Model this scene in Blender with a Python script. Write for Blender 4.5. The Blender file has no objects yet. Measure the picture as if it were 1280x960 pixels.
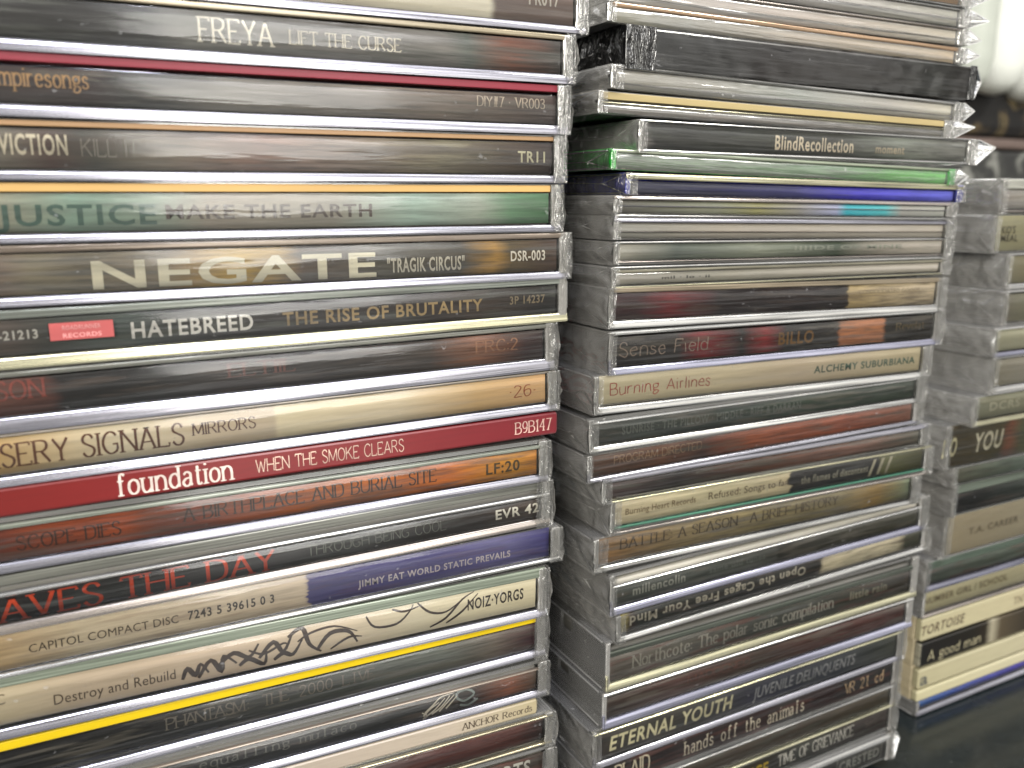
import bpy, math, random
from mathutils import Vector, Matrix, noise
# ------------------------------------------------------------------ camera, world, lamps, exposure
MM = 0.001
CAM_Z = 194.95                     # camera height above the table top, mm
sc = bpy.context.scene
col = sc.collection
cam_data = bpy.data.cameras.new('camera')
cam = bpy.data.objects.new('camera', cam_data)
col.objects.link(cam)
p_, h_, r_ = math.radians(12.04), math.radians(62.525), math.radians(0.103)
F = Vector((math.cos(h_)*math.cos(p_), math.sin(h_)*math.cos(p_), -math.sin(p_)))
R = Vector((math.sin(h_), -math.cos(h_), 0.0))
U = R.cross(F)
R2 = R*math.cos(r_) + U*math.sin(r_)
U2 = -R*math.sin(r_) + U*math.cos(r_)
m = Matrix((R2, U2, -F)).transposed().to_4x4()
m.translation = Vector((0, 0, CAM_Z*MM))
cam.matrix_world = m
cam_data.sensor_width = 36.0
cam_data.lens = 1080/1280*36.0
cam_data.clip_start = 0.01
cam_data.clip_end = 60
cam_data.dof.use_dof = True
cam_data.dof.focus_distance = 0.195
cam_data.dof.aperture_fstop = 18.0
sc.camera = cam
sc.view_settings.view_transform = 'Standard'
sc.view_settings.look = 'None'
sc.view_settings.exposure = 0.95
sc.view_settings.gamma = 1.0
sc.cycles.use_denoising = True
sc.cycles.max_bounces = 14
sc.cycles.transparent_max_bounces = 32
sc.cycles.glossy_bounces = 4
sc.cycles.diffuse_bounces = 3
sc.cycles.transmission_bounces = 6
sc.cycles.caustics_reflective = False
sc.cycles.caustics_refractive = False
sc.cycles.sample_clamp_indirect = 4.0

def lin(h):
    v = h if isinstance(h, list) else [int(h[i:i+2], 16)/255 for i in (0, 2, 4)]
    return tuple((c/12.92 if c <= .04045 else ((c+.055)/1.055)**2.4) for c in v) + (1.0,)

def ramp(nt, stops, interp='LINEAR'):
    n = nt.nodes.new('ShaderNodeValToRGB')
    cr = n.color_ramp
    cr.interpolation = interp
    while len(cr.elements) > 1:
        cr.elements.remove(cr.elements[-1])
    first = True
    for p, c in stops:
        if not isinstance(c, (tuple, list)):
            c = (c, c, c, 1)
        if first:
            e = cr.elements[0]; e.position = p; first = False
        else:
            e = cr.elements.new(p)
        e.color = c
    return n

def math_n(nt, op, a, b=None, clamp=False):
    n = nt.nodes.new('ShaderNodeMath'); n.operation = op; n.use_clamp = clamp
    for i, v in enumerate((a, b)):
        if v is None: continue
        if isinstance(v, (int, float)): n.inputs[i].default_value = v
        else: nt.links.new(v, n.inputs[i])
    return n.outputs[0]

# the room round the stacks: a dim shop, darker low down, paler towards the ceiling
world = bpy.data.worlds.new('World'); sc.world = world
world.use_nodes = True
wt = world.node_tree; wt.nodes.clear()
wo = wt.nodes.new('ShaderNodeOutputWorld'); wb = wt.nodes.new('ShaderNodeBackground')
wt.links.new(wb.outputs[0], wo.inputs[0])
tc = wt.nodes.new('ShaderNodeTexCoord')
sx = wt.nodes.new('ShaderNodeSeparateXYZ'); wt.links.new(tc.outputs['Generated'], sx.inputs[0])
er = ramp(wt, [(0.0, (.010, .010, .011, 1)), (.38, (.03, .029, .027, 1)), (.46, (.085, .082, .075, 1)), (.52, (.45, .435, .40, 1)),
               (.66, (.42, .415, .40, 1)), (.80, (.38, .38, .39, 1)), (1.0, (.5, .5, .515, 1))])
ez = math_n(wt, 'MULTIPLY_ADD', sx.outputs[2], .5); wt.nodes[-1].inputs[2].default_value = .5
wt.links.new(ez, er.inputs[0])
mp = wt.nodes.new('ShaderNodeMapping'); wt.links.new(tc.outputs['Generated'], mp.inputs[0])
mp.inputs['Scale'].default_value = (3.2, 3.2, 1.6)
nz = wt.nodes.new('ShaderNodeTexNoise'); nz.inputs['Scale'].default_value = 1.4; nz.inputs['Detail'].default_value = 4
wt.links.new(mp.outputs[0], nz.inputs[0])
nr = ramp(wt, [(.38, .12), (.47, .6), (.54, 1.2), (.64, 2.3)])
wt.links.new(nz.outputs[0], nr.inputs[0])
mx = wt.nodes.new('ShaderNodeMix'); mx.data_type = 'RGBA'; mx.blend_type = 'MULTIPLY'; mx.inputs[0].default_value = 1
wt.links.new(er.outputs[0], mx.inputs[6]); wt.links.new(nr.outputs[0], mx.inputs[7])
# dark band stands in for the photographer, bright bands beside it added for glare
ar = ramp(wt, [(0.0, 1.7), (.34, 1.9), (.43, .14), (.52, .10), (.55, 3.2), (.62, 3.6), (.69, 3.0), (.73, 1.3), (.90, .9), (1.0, .9)])
ax = math_n(wt, 'MULTIPLY_ADD', sx.outputs[0], .5); wt.nodes[-1].inputs[2].default_value = .5
wt.links.new(ax, ar.inputs[0])
my = wt.nodes.new('ShaderNodeMix'); my.data_type = 'RGBA'; my.blend_type = 'MULTIPLY'; my.inputs[0].default_value = 1
wt.links.new(mx.outputs[2], my.inputs[6]); wt.links.new(ar.outputs[0], my.inputs[7])
wt.links.new(my.outputs[2], wb.inputs[0]); wb.inputs[1].default_value = 1.0

def area(name, loc, target, sx_, sy_, power, colr):
    l = bpy.data.lights.new(name, 'AREA'); l.shape = 'RECTANGLE'; l.size = sx_; l.size_y = sy_
    l.energy = power; l.color = colr
    o = bpy.data.objects.new(name, l); col.objects.link(o)
    o.location = loc
    o.rotation_euler = (Vector(target) - Vector(loc)).to_track_quat('-Z', 'Y').to_euler()
    return o
area('ceiling_panel_lamp', (0.0, -1.1, 1.9), (0.1, .2, 0), .75, .22, 13, (.88, .89, 1.0))
area('ceiling_panel_lamp', (1.45, -0.8, 1.8), (0.2, .2, 0), .6, .22, 13, (1.0, .97, .90))
area('ceiling_panel_lamp', (0.5, 1.6, 1.9), (0.2, .3, 0), 1.2, .4, 12, (1.0, .97, .9))
area('ceiling_panel_lamp', (-1.0, 1.1, 1.8), (0.1, .2, .1), .9, .3, 14, (1.0, .98, .95))  # added lamp, puts sparkles on the film at the case ends
area('side_fill_lamp', (-1.1, -1.3, .8), (0.1, .2, .1), .6, .8, 22, (1.0, .96, .88))  # added fill, brightens the case ends inside the gap
area('front_soft_lamp', (0.50, -1.9, .75), (0.12, .17, .15), .62, 1.2, 7, (1.0, .98, .93))  # added softbox in front, gives pale reflections across the spines

# ------------------------------------------------------------------ materials
MATS = {}
def new_mat(name):
    m = bpy.data.materials.new(name); m.use_nodes = True
    nt = m.node_tree; nt.nodes.clear()
    return m, nt, nt.nodes.new('ShaderNodeOutputMaterial')

def noise_n(nt, scale_xyz, scale=1.0, detail=3, coord='Object', rough=.55, dist=0):
    tc = nt.nodes.new('ShaderNodeTexCoord'); mp = nt.nodes.new('ShaderNodeMapping')
    mp.inputs['Scale'].default_value = scale_xyz
    oi = nt.nodes.new('ShaderNodeObjectInfo')
    cx = nt.nodes.new('ShaderNodeCombineXYZ')
    for i in range(3):
        nt.links.new(math_n(nt, 'MULTIPLY', oi.outputs['Random'], 37.0+11*i), cx.inputs[i])
    nt.links.new(cx.outputs[0], mp.inputs['Location'])
    nt.links.new(tc.outputs[coord], mp.inputs[0])
    n = nt.nodes.new('ShaderNodeTexNoise'); n.inputs['Scale'].default_value = scale
    n.inputs['Detail'].default_value = detail; n.inputs['Roughness'].default_value = rough
    n.inputs['Distortion'].default_value = dist
    nt.links.new(mp.outputs[0], n.inputs[0])
    return n.outputs[0]

def bump(nt, h, strength, dist):
    b = nt.nodes.new('ShaderNodeBump'); b.inputs['Strength'].default_value = strength
    b.inputs['Distance'].default_value = dist
    nt.links.new(h, b.inputs['Height'])
    return b.outputs[0]

def principled(nt, base, rough=.4, metal=0, coat=0, spec=.5):
    p = nt.nodes.new('ShaderNodeBsdfPrincipled')
    if isinstance(base, tuple): p.inputs['Base Color'].default_value = base
    else: nt.links.new(base, p.inputs['Base Color'])
    p.inputs['Roughness'].default_value = rough; p.inputs['Metallic'].default_value = metal
    p.inputs['Coat Weight'].default_value = coat; p.inputs['Coat Roughness'].default_value = .08
    p.inputs['Specular IOR Level'].default_value = spec
    return p

def solid(name, hexc, rough=.4, metal=0, coat=0, mottled=.12):
    key = (name, str(hexc), rough, metal)
    if key in MATS: return MATS[key]
    m, nt, out = new_mat(name)
    c = lin(hexc)
    n = noise_n(nt, (40, 60, 250) if name != 'tray_plastic' else (30, 30, 60), 1.0, 3)
    rp = ramp(nt, [(.3, tuple(v*(1-mottled*2) for v in c[:3])+(1,)), (.7, tuple(min(1, v*(1+mottled)) for v in c[:3])+(1,))])
    nt.links.new(n, rp.inputs[0])
    p = principled(nt, rp.outputs[0], rough, metal, coat)
    nt.links.new(bump(nt, n, .15, .0003), p.inputs['Normal'])
    nt.links.new(p.outputs[0], out.inputs[0])
    MATS[key] = m
    return m

def clear(name, tint, base, bias, rough=.08, bscale=(60, 400, 900), bstr=.25, bdist=.0004, ior=1.5, detail=3, haze=0.0, dist=0.0, scuff=0.0):
    """clear plastic seen as a surface: what lies behind, plus a reflecting, slightly hazy skin"""
    if name in MATS: return MATS[name]
    m, nt, out = new_mat(name)
    n = noise_n(nt, bscale, 1.0, detail, dist=dist)
    nb = bump(nt, n, bstr, bdist)
    tr = nt.nodes.new('ShaderNodeBsdfTransparent'); tr.inputs[0].default_value = tint
    gl = nt.nodes.new('ShaderNodeBsdfGlossy'); gl.inputs['Roughness'].default_value = rough
    gl.inputs[0].default_value = (1, 1, 1, 1)
    nt.links.new(nb, gl.inputs['Normal'])
    df = nt.nodes.new('ShaderNodeBsdfDiffuse'); df.inputs[0].default_value = base
    nt.links.new(nb, df.inputs['Normal'])
    fr = nt.nodes.new('ShaderNodeFresnel'); fr.inputs[0].default_value = ior
    nt.links.new(nb, fr.inputs['Normal'])
    body = nt.nodes.new('ShaderNodeMixShader'); body.inputs[0].default_value = haze
    if scuff:
        n2 = noise_n(nt, (26, 80, 1500), 1.0, 5, rough=.7); n3 = noise_n(nt, (500, 300, 700), 1.0, 2)
        r2 = ramp(nt, [(.50, 0.0), (.74, scuff)]); nt.links.new(n2, r2.inputs[0])
        r3 = ramp(nt, [(.70, 0.0), (.76, scuff*2.5)]); nt.links.new(n3, r3.inputs[0])
        nt.links.new(math_n(nt, 'ADD', math_n(nt, 'ADD', r2.outputs[0], r3.outputs[0]), haze, True), body.inputs[0])
    nt.links.new(tr.outputs[0], body.inputs[1]); nt.links.new(df.outputs[0], body.inputs[2])
    ms = nt.nodes.new('ShaderNodeMixShader')
    fac = math_n(nt, 'ADD', fr.outputs[0], bias, True)
    nt.links.new(fac, ms.inputs[0])
    nt.links.new(body.outputs[0], ms.inputs[1]); nt.links.new(gl.outputs[0], ms.inputs[2])
    nt.links.new(ms.outputs[0], out.inputs[0])
    MATS[name] = m
    return m

def rim_mat(k):  # light caught by clear edges, put into pale tinted metallic colour
    key = 'rim_' + k
    if key in MATS: return MATS[key]
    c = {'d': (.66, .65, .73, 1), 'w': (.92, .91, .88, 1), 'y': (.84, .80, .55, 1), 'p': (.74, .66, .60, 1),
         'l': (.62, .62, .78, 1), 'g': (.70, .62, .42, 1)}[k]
    m, nt, out = new_mat('tinted_rim_glint')
    n = noise_n(nt, (28, 200, 1500), 1.0, 4)
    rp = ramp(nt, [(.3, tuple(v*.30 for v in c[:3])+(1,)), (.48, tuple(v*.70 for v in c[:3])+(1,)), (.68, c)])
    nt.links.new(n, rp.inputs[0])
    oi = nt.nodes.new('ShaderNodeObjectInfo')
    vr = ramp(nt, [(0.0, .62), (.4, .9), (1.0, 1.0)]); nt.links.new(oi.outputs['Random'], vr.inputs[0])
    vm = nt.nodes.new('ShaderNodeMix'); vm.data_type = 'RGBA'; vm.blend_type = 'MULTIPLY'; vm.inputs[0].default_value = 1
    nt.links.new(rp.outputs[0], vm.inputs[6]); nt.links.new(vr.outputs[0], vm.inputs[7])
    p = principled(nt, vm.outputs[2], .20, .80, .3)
    nt.links.new(bump(nt, noise_n(nt, (12, 60, 500), 1.0, 3), .22, .0006), p.inputs['Normal'])
    nt.links.new(p.outputs[0], out.inputs[0])
    MATS[key] = m
    return m

M_SHELL = clear('clear_polystyrene', (.92, .93, .92, 1), (.72, .71, .68, 1), .07, .07, bscale=(20, 50, 90), bstr=.12, haze=.18, scuff=.12)
M_WINDOW = clear('clear_spine_window', (.97, .97, .96, 1), (.5, .5, .5, 1), .0, .09, bscale=(22, 60, 260), bstr=.38, bdist=.0008, haze=.0, scuff=.07)
M_WRAPWIN = clear('shrink_film_front', (.93, .93, .91, 1), (.66, .65, .62, 1), .12, .2, bscale=(16, 60, 420), bstr=.7, bdist=.0010, haze=.10, dist=.6, scuff=.10)
M_WRINKLE = clear('wrinkled_shrink_film', (.95, .95, .94, 1), (.7, .68, .62, 1), .06, .10, bscale=(700, 300, 120), bstr=1.0, bdist=.0014, detail=4, haze=.06, dist=1.2)
M_FILM = clear('crumpled_shrink_film', (.96, .96, .95, 1), (.86, .84, .79, 1), .20, .07, bscale=(60, 55, 110), bstr=.42, bdist=.0030, detail=1, haze=.24, dist=2.0)
M_SEAM = clear('folded_film_edge', (.9, .9, .88, 1), (.95, .94, .9, 1), .25, .2, haze=.6)
M_BLACKFILM = clear('black_shrink_film', (.10, .10, .10, 1), (.01, .01, .01, 1), .05, .10, bscale=(420, 200, 120), bstr=1.0, bdist=.0016, detail=3, haze=.5, dist=1.0)
M_EDGE = clear('moulded_clear_edge', (.9, .9, .88, 1), (.86, .85, .82, 1), .3, .12, haze=.5)
M_FLAP = clear('thin_film_flap', (.95, .95, .93, 1), (.85, .84, .8, 1), .16, .12, bscale=(300, 300, 300), bstr=.8, haze=.16)

def art_mat(stops, seed, paper=False, pale=False, sat=False):
    lum = sum(sum(lin(c)[:3])/3 for _, c in stops)/len(stops)
    pale = pale or lum > .30
    bright = lum > .16
    m, nt, out = new_mat('printed_spine')
    tcn = nt.nodes.new('ShaderNodeTexCoord'); s = nt.nodes.new('ShaderNodeSeparateXYZ')
    nt.links.new(tcn.outputs['Generated'], s.inputs[0])
    n1 = noise_n(nt, (2.2, 1, 60) if False else (60, 1, 500), 1.0, 3)
    off = math_n(nt, 'MULTIPLY', math_n(nt, 'SUBTRACT', n1, .5), .05 if not pale else .015)
    u = math_n(nt, 'ADD', s.outputs[0], off, True)
    st = []
    last = -1
    for p, c in stops:
        p = max(p, last + .0015); last = p
        st.append((min(p, 1.0), lin(c)))
    rp = ramp(nt, st[:30]); nt.links.new(u, rp.inputs[0])
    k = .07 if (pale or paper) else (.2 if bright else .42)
    n2 = noise_n(nt, (90, 1, 1600), 1.0, 4, rough=.65)  # streaks in the print colour imitate reflections on the window
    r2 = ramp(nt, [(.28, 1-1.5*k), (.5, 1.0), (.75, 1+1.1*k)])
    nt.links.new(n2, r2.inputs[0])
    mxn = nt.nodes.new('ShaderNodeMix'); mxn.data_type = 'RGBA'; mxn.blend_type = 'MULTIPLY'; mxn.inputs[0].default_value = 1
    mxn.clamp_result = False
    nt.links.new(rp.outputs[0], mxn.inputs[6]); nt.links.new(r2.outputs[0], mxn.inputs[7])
    # a second print tone in worn patches
    n3 = noise_n(nt, (55, 1, 650), 1.0, 3)
    r3 = ramp(nt, [(.52, 0.0), (.62, .08 if (pale or paper) else (.2 if bright else .55))])
    nt.links.new(n3, r3.inputs[0])
    m3 = nt.nodes.new('ShaderNodeMix'); m3.data_type = 'RGBA'
    nt.links.new(r3.outputs[0], m3.inputs[0]); nt.links.new(mxn.outputs[2], m3.inputs[6])
    m3.inputs[7].default_value = lin(random.choice(['4c4038', '4a4c44', '605a50', '3c3e3c', '5c342c']) if not pale else 'b8a888')
    if sat or paper: nt.links.remove(r3.outputs[0].links[0]); m3.inputs[0].default_value = 0
    p = principled(nt, m3.outputs[2], .35 if paper else .5, 0, .5 if paper else 0)
    nt.links.new(p.outputs[0], out.inputs[0])
    return m

# ------------------------------------------------------------------ mesh helpers (all in millimetres, local to the case)
class MB:
    def __init__(self): self.v = []; self.f = []
    def box(self, x0, x1, y0, y1, z0, z1):
        b = len(self.v)
        self.v += [(x, y, z) for x in (x0, x1) for y in (y0, y1) for z in (z0, z1)]
        self.f += [tuple(b+i for i in q) for q in ((0, 1, 3, 2), (4, 6, 7, 5), (0, 4, 5, 1), (2, 3, 7, 6), (0, 2, 6, 4), (1, 5, 7, 3))]
        return self
    def bbox(self, x0, x1, y0, y1, z0, z1, r):
        """box whose profile (y, z) has chamfered corners, chamfered at the ends too"""
        r = min(r, (y1-y0)*.45, (z1-z0)*.45)
        pr = [(y0+r, z0), (y0+r*.3, z0+r*.3), (y0, z0+r), (y0, z1-r), (y0+r*.3, z1-r*.3), (y0+r, z1), (y1-r, z1), (y1, z1-r), (y1, z0+r), (y1-r, z0)]
        return self.extrude(pr, x0, x1, r)
    def extrude(self, pr, x0, x1, r=0.0):
        b = len(self.v); n = len(pr)
        cy = sum(p[0] for p in pr)/n; cz = sum(p[1] for p in pr)/n
        ys = [p[0] for p in pr]; zs = [p[1] for p in pr]
        hy = (max(ys)-min(ys))/2; hz = (max(zs)-min(zs))/2
        rings = [(x0, r), (x0+r, 0), (x1-r, 0), (x1, r)] if r > 0 else [(x0, 0), (x1, 0)]
        for x, s in rings:
            for y, z in pr:
                ky = 1 - s/max(hy, 1e-6) if s else 1; kz = 1 - s/max(hz, 1e-6) if s else 1
                self.v.append((x, cy+(y-cy)*max(ky, .1), cz+(z-cz)*max(kz, .1)))
        for k in range(len(rings)-1):
            for i in range(n):
                j = (i+1) % n
                self.f.append((b+k*n+i, b+(k+1)*n+i, b+(k+1)*n+j, b+k*n+j))
        self.f.append(tuple(b+i for i in range(n)))
        self.f.append(tuple(b+(len(rings)-1)*n+i for i in reversed(range(n))))
        return self
    def rod(self, a, c, r, n=5):
        a = Vector(a); c = Vector(c); d = (c-a)
        if d.length < 1e-6: return self
        d.normalize(); u = d.orthogonal().normalized(); w = d.cross(u); b = len(self.v)
        for p, rr in ((a, r), (c, r)):
            for i in range(n):
                t = 2*math.pi*i/n
                self.v.append(tuple(p + (u*math.cos(t)+w*math.sin(t))*rr))
        for i in range(n):
            j = (i+1) % n
            self.f.append((b+i, b+j, b+n+j, b+n+i))
        self.f.append(tuple(b+i for i in reversed(range(n)))); self.f.append(tuple(b+n+i for i in range(n)))
        return self
    def poly(self, pts):
        b = len(self.v); self.v += [tuple(p) for p in pts]; self.f.append(tuple(range(b, b+len(pts)))); return self
    def build(self, name, mat, parent=None, smooth=False, **props):
        me = bpy.data.meshes.new(name)
        me.from_pydata([(x*MM, y*MM, z*MM) for x, y, z in self.v], [], self.f)
        me.materials.append(mat)
        if smooth:
            for p in me.polygons: p.use_smooth = True
        me.update()
        o = bpy.data.objects.new(name, me); col.objects.link(o)
        o.parent = parent
        for k, v in props.items(): o[k] = v
        return o

def thing(name, loc, label, cat, group=None, rot=(0, 0, 0)):
    o = bpy.data.objects.new(name, None); col.objects.link(o)
    o.empty_display_size = .01
    o.location = [c*MM for c in loc]; o.rotation_euler = rot
    o['label'] = label; o['category'] = cat
    if group: o['group'] = group
    return o

# ------------------------------------------------------------------ lettering
# a small stroke alphabet: width, then strokes 'x,y x,y ...' split by |, ~ marks a smooth curve; cap height 6, x-height 4
GL = {
 'A': (5, '0,0 2.5,6|2.5,6 5,0|.9,2 4.1,2'), 'B': (4.2, '0,0 0,6|~0,6 2.2,6 3.6,5.3 3.5,3.9 2.2,3.2 0,3.2|~0,3.2 2.6,3.2 4.1,2.4 4.1,.9 2.6,0 0,0'),
 'C': (4.6, '~4.5,4.9 3.6,5.8 2.2,6 .7,5 0,3 .7,1 2.2,0 3.6,.2 4.6,1.2'), 'D': (4.6, '0,0 0,6|~0,6 2,6 4,5.2 4.6,3 4,.8 2,0 0,0'),
 'E': (3.8, '0,0 0,6|0,6 3.7,6 3.7,5.2|0,3.1 2.8,3.1|0,0 3.8,0 3.8,.9'), 'F': (3.6, '0,0 0,6|0,6 3.6,6 3.6,5.2|0,3.1 2.7,3.1'),
 'G': (4.9, '~4.5,4.9 3.6,5.8 2.2,6 .7,5 0,3 .7,1 2.2,0 3.8,.3 4.7,1|4.7,1 4.7,2.6 3.2,2.6'), 'H': (4.6, '0,0 0,6|4.6,0 4.6,6|0,3.1 4.6,3.1'),
 'I': (.3, '.15,0 .15,6'), 'J': (2.6, '~2.5,6 2.5,1.4 1.8,.1 .8,0 0,.6'), 'K': (4.5, '0,0 0,6|4.2,6 0,2.6|1.4,3.7 4.5,0'),
 'L': (3.7, '0,6 0,0|0,0 3.7,0 3.7,1'), 'M': (5.8, '0,0 .2,6|.2,6 2.9,.6|2.9,.6 5.6,6|5.6,6 5.8,0'), 'N': (4.8, '0,0 0,6|0,6 4.8,0|4.8,0 4.8,6'),
 'O': (5, '~2.5,6 .8,5.2 0,3 .8,.8 2.5,0 4.2,.8 5,3 4.2,5.2 2.5,6'), 'P': (4, '0,0 0,6|~0,6 2.2,6 3.8,5.4 3.9,4 2.6,3 0,2.9'),
 'Q': (5, '~2.5,6 .8,5.2 0,3 .8,.8 2.5,0 4.2,.8 5,3 4.2,5.2 2.5,6|3,1.4 5,-.6'), 'R': (4.5, '0,0 0,6|~0,6 2.2,6 3.7,5.4 3.7,4 2.4,3.1 0,3.1|2,3.1 4.5,0'),
 'S': (3.7, '~3.5,4.9 2.7,5.9 1.2,6 .2,5 .5,3.9 2,3.1 3.5,2.2 3.6,1 2.5,0 1,.1 0,1.1'), 'T': (4.6, '2.3,0 2.3,6|0,5.1 0,6 4.6,6 4.6,5.1'),
 'U': (4.6, '~0,6 0,2 .6,.5 2.3,0 4,.5 4.6,2 4.6,6'), 'V': (4.8, '0,6 2.4,0|2.4,0 4.8,6'), 'W': (6.6, '0,6 1.7,0|1.7,0 3.3,5|3.3,5 4.9,0|4.9,0 6.6,6'),
 'X': (4.6, '0,6 4.6,0|4.6,6 0,0'), 'Y': (4.6, '0,6 2.3,2.8|4.6,6 2.3,2.8|2.3,2.8 2.3,0'), 'Z': (4.2, '0,6 4.1,6|4.1,6 0,0|0,0 4.2,0 4.2,.9'),
 'a': (3, '~.3,3.3 1.3,4 2.5,3.5 2.6,2.5|2.6,2.9 2.6,.6 3.1,.1|~2.6,2.3 1,2.1 0,1.1 .8,0 2,.2 2.6,1.1'), 'b': (3.2, '0,6 0,.3|~0,2.9 1.2,4 2.8,3.5 3.2,2 2.7,.5 1.2,0 0,1'),
 'c': (2.9, '~2.8,3.2 1.8,4 .6,3.5 0,2 .6,.4 1.8,0 2.9,.8'), 'd': (3.2, '3.1,6 3.1,.1|~3.1,3 2,4 .6,3.5 0,2 .5,.5 1.8,0 3.1,1'),
 'e': (3, '0,2.3 3,2.3|~3,2.3 2.7,3.5 1.5,4 .4,3.3 0,2 .5,.5 1.7,0 2.9,.7'), 'f': (2.3, '~2.4,5.5 1.7,6 1,5.6 .9,4.5 .9,0|0,4 2,4'),
 'g': (3.1, '~1.5,4 .2,3.5 .2,2.1 1.5,1.6 2.7,2.1 2.7,3.5 1.5,4|~.7,1.7 .2,.9 2.6,.5 3,-.6 1.5,-1.5 0,-1 .5,0 1,.3|2.5,3.6 3.2,4'),
 'h': (3.3, '0,6 0,0|~0,2.8 1.2,4 2.5,3.7 3.1,2.6 3.1,0'), 'i': (.4, '.1,4 .1,0|.1,5.3 .1,5.8'), 'k': (3.2, '0,6 0,0|2.8,4 0,1.8|1,2.5 3.2,0'),
 'l': (.3, '.1,6 .1,0'), 'm': (5.4, '0,4 0,0|~0,2.8 1,4 2.1,3.8 2.6,2.7 2.6,0|~2.6,2.8 3.6,4 4.7,3.8 5.2,2.7 5.2,0'),
 'n': (3.3, '0,4 0,0|~0,2.8 1.2,4 2.5,3.7 3.1,2.6 3.1,0'), 'o': (3.2, '~1.6,4 .4,3.4 0,2 .4,.6 1.6,0 2.8,.6 3.2,2 2.8,3.4 1.6,4'),
 'p': (3.2, '0,4 0,-1.8|~0,2.9 1.2,4 2.8,3.5 3.2,2 2.7,.5 1.2,0 0,1'), 'q': (3.2, '3.1,4 3.1,-1.8|~3.1,3 2,4 .6,3.5 0,2 .5,.5 1.8,0 3.1,1'),
 'r': (2.3, '0,4 0,0|~0,2.6 .9,3.8 2.2,3.8'), 's': (2.5, '~2.4,3.2 1.3,4 .2,3.3 .6,2.3 2,1.8 2.4,.7 1.3,0 .2,.3 0,.9'),
 't': (2.1, '~.8,5.4 .8,.9 1.3,0 2.2,.4|0,4 2,4'), 'u': (3.2, '~0,4 0,1.2 .8,0 2,.2 3,1.2|3,4 3,0'), 'v': (3.2, '0,4 1.6,0|1.6,0 3.2,4'),
 'w': (4.6, '0,4 1.2,0|1.2,0 2.3,3.6|2.3,3.6 3.4,0|3.4,0 4.6,4'), 'y': (3.2, '0,4 1.7,0|~3.3,4 1.7,0 .8,-1.6 0,-1.5'), 'x': (3, '0,4 3,0|3,4 0,0'), 'z': (2.8, '0,4 2.7,4|2.7,4 0,0|0,0 2.8,0'),
 '0': (3.6, '~1.8,6 .5,5.2 0,3 .5,.8 1.8,0 3.1,.8 3.6,3 3.1,5.2 1.8,6'), '1': (1.6, '0,5 1,6|1,6 1,0'), '2': (3.5, '~.1,4.7 .8,5.8 2,6 3.2,5 2.9,3.5 0,0|0,0 3.5,0'),
 '3': (3.4, '~0,5.2 1.2,6 2.8,5.6 3,4 1.2,3.2|~1.2,3.2 3.2,2.6 3.3,.8 1.6,0 0,.7'), '4': (3.8, '2.8,0 2.8,6|2.8,6 0,2 3.8,2'),
 '5': (3.4, '3,6 .5,6 .3,3.4|~.3,3.4 2,3.8 3.3,2.6 3.1,.8 1.5,0 0,.6'), '6': (3.4, '~3,5.6 1.4,5.6 .2,4 0,2 .8,.2 2.4,.1 3.4,1.6 2.8,3.3 1.2,3.5 .1,2.4'),
 '7': (3.4, '0,6 3.4,6|3.4,6 1.2,0'), '8': (3.4, '~1.7,6 .4,5.4 .4,3.8 1.7,3.2 3.2,2.4 3.2,.7 1.7,0 .2,.7 .2,2.4 1.7,3.2 3,3.8 3,5.4 1.7,6'), '9': (3.4, '~3.3,3.6 2.2,2.5 .6,2.7 0,4.4 1,5.9 2.6,5.8 3.4,4 3.2,2 2,.4 .4,.4'),
 '.': (.4, '.1,0 .1,.5'), ':': (.4, '.1,.6 .1,1.2|.1,3.2 .1,3.8'), '-': (2, '0,2.4 2,2.4'), '•': (1, '.1,2.6 .9,2.6|.1,2.9 .9,2.9'), '·': (.8, '.1,2.8 .7,2.8'),
 '#': (3.4, '.9,0 1.4,6|2.2,0 2.7,6|0,2 3.2,2|.2,4 3.4,4'), "'": (.3, '.1,5 .1,6'), '/': (2.6, '0,0 2.6,6'), '"': (1.1, '.1,5 .1,6|.9,5 .9,6'), '&': (4, '~4,0 1,4 1,5.4 2,6 2.8,5 0,1.5 .8,0 2.4,0 4,2.5')}

def smooth_pts(p):
    out = []
    n = len(p)
    for i in range(n-1):
        p0 = p[i-1] if i else p[i]; p1 = p[i]; p2 = p[i+1]; p3 = p[i+2] if i+2 < n else p[i+1]
        for k in range(4):
            t = k/4
            out.append(tuple(.5*((2*p1[j]) + (-p0[j]+p2[j])*t + (2*p0[j]-5*p1[j]+4*p2[j]-p3[j])*t*t + (-p0[j]+3*p1[j]-3*p2[j]+p3[j])*t**3) for j in (0, 1)))
    out.append(p[-1])
    return out

def ribbon(V, Fc, pts, wfun, lift):
    """one mitred strip along a polyline"""
    n = len(pts); b = len(V)
    for i, p in enumerate(pts):
        a = pts[max(0, i-1)]; c = pts[min(n-1, i+1)]
        dx, dy = c[0]-a[0], c[1]-a[1]; L = math.hypot(dx, dy) or 1
        w = wfun(abs(dy)/L, i/(n-1) if n > 1 else 0)/2
        nx, ny = -dy/L*w, dx/L*w
        V.append((p[0]+nx, p[1]+ny, lift)); V.append((p[0]-nx, p[1]-ny, lift))
    for i in range(n-1):
        Fc.append((b+2*i, b+2*i+1, b+2*i+3, b+2*i+2))

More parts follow.
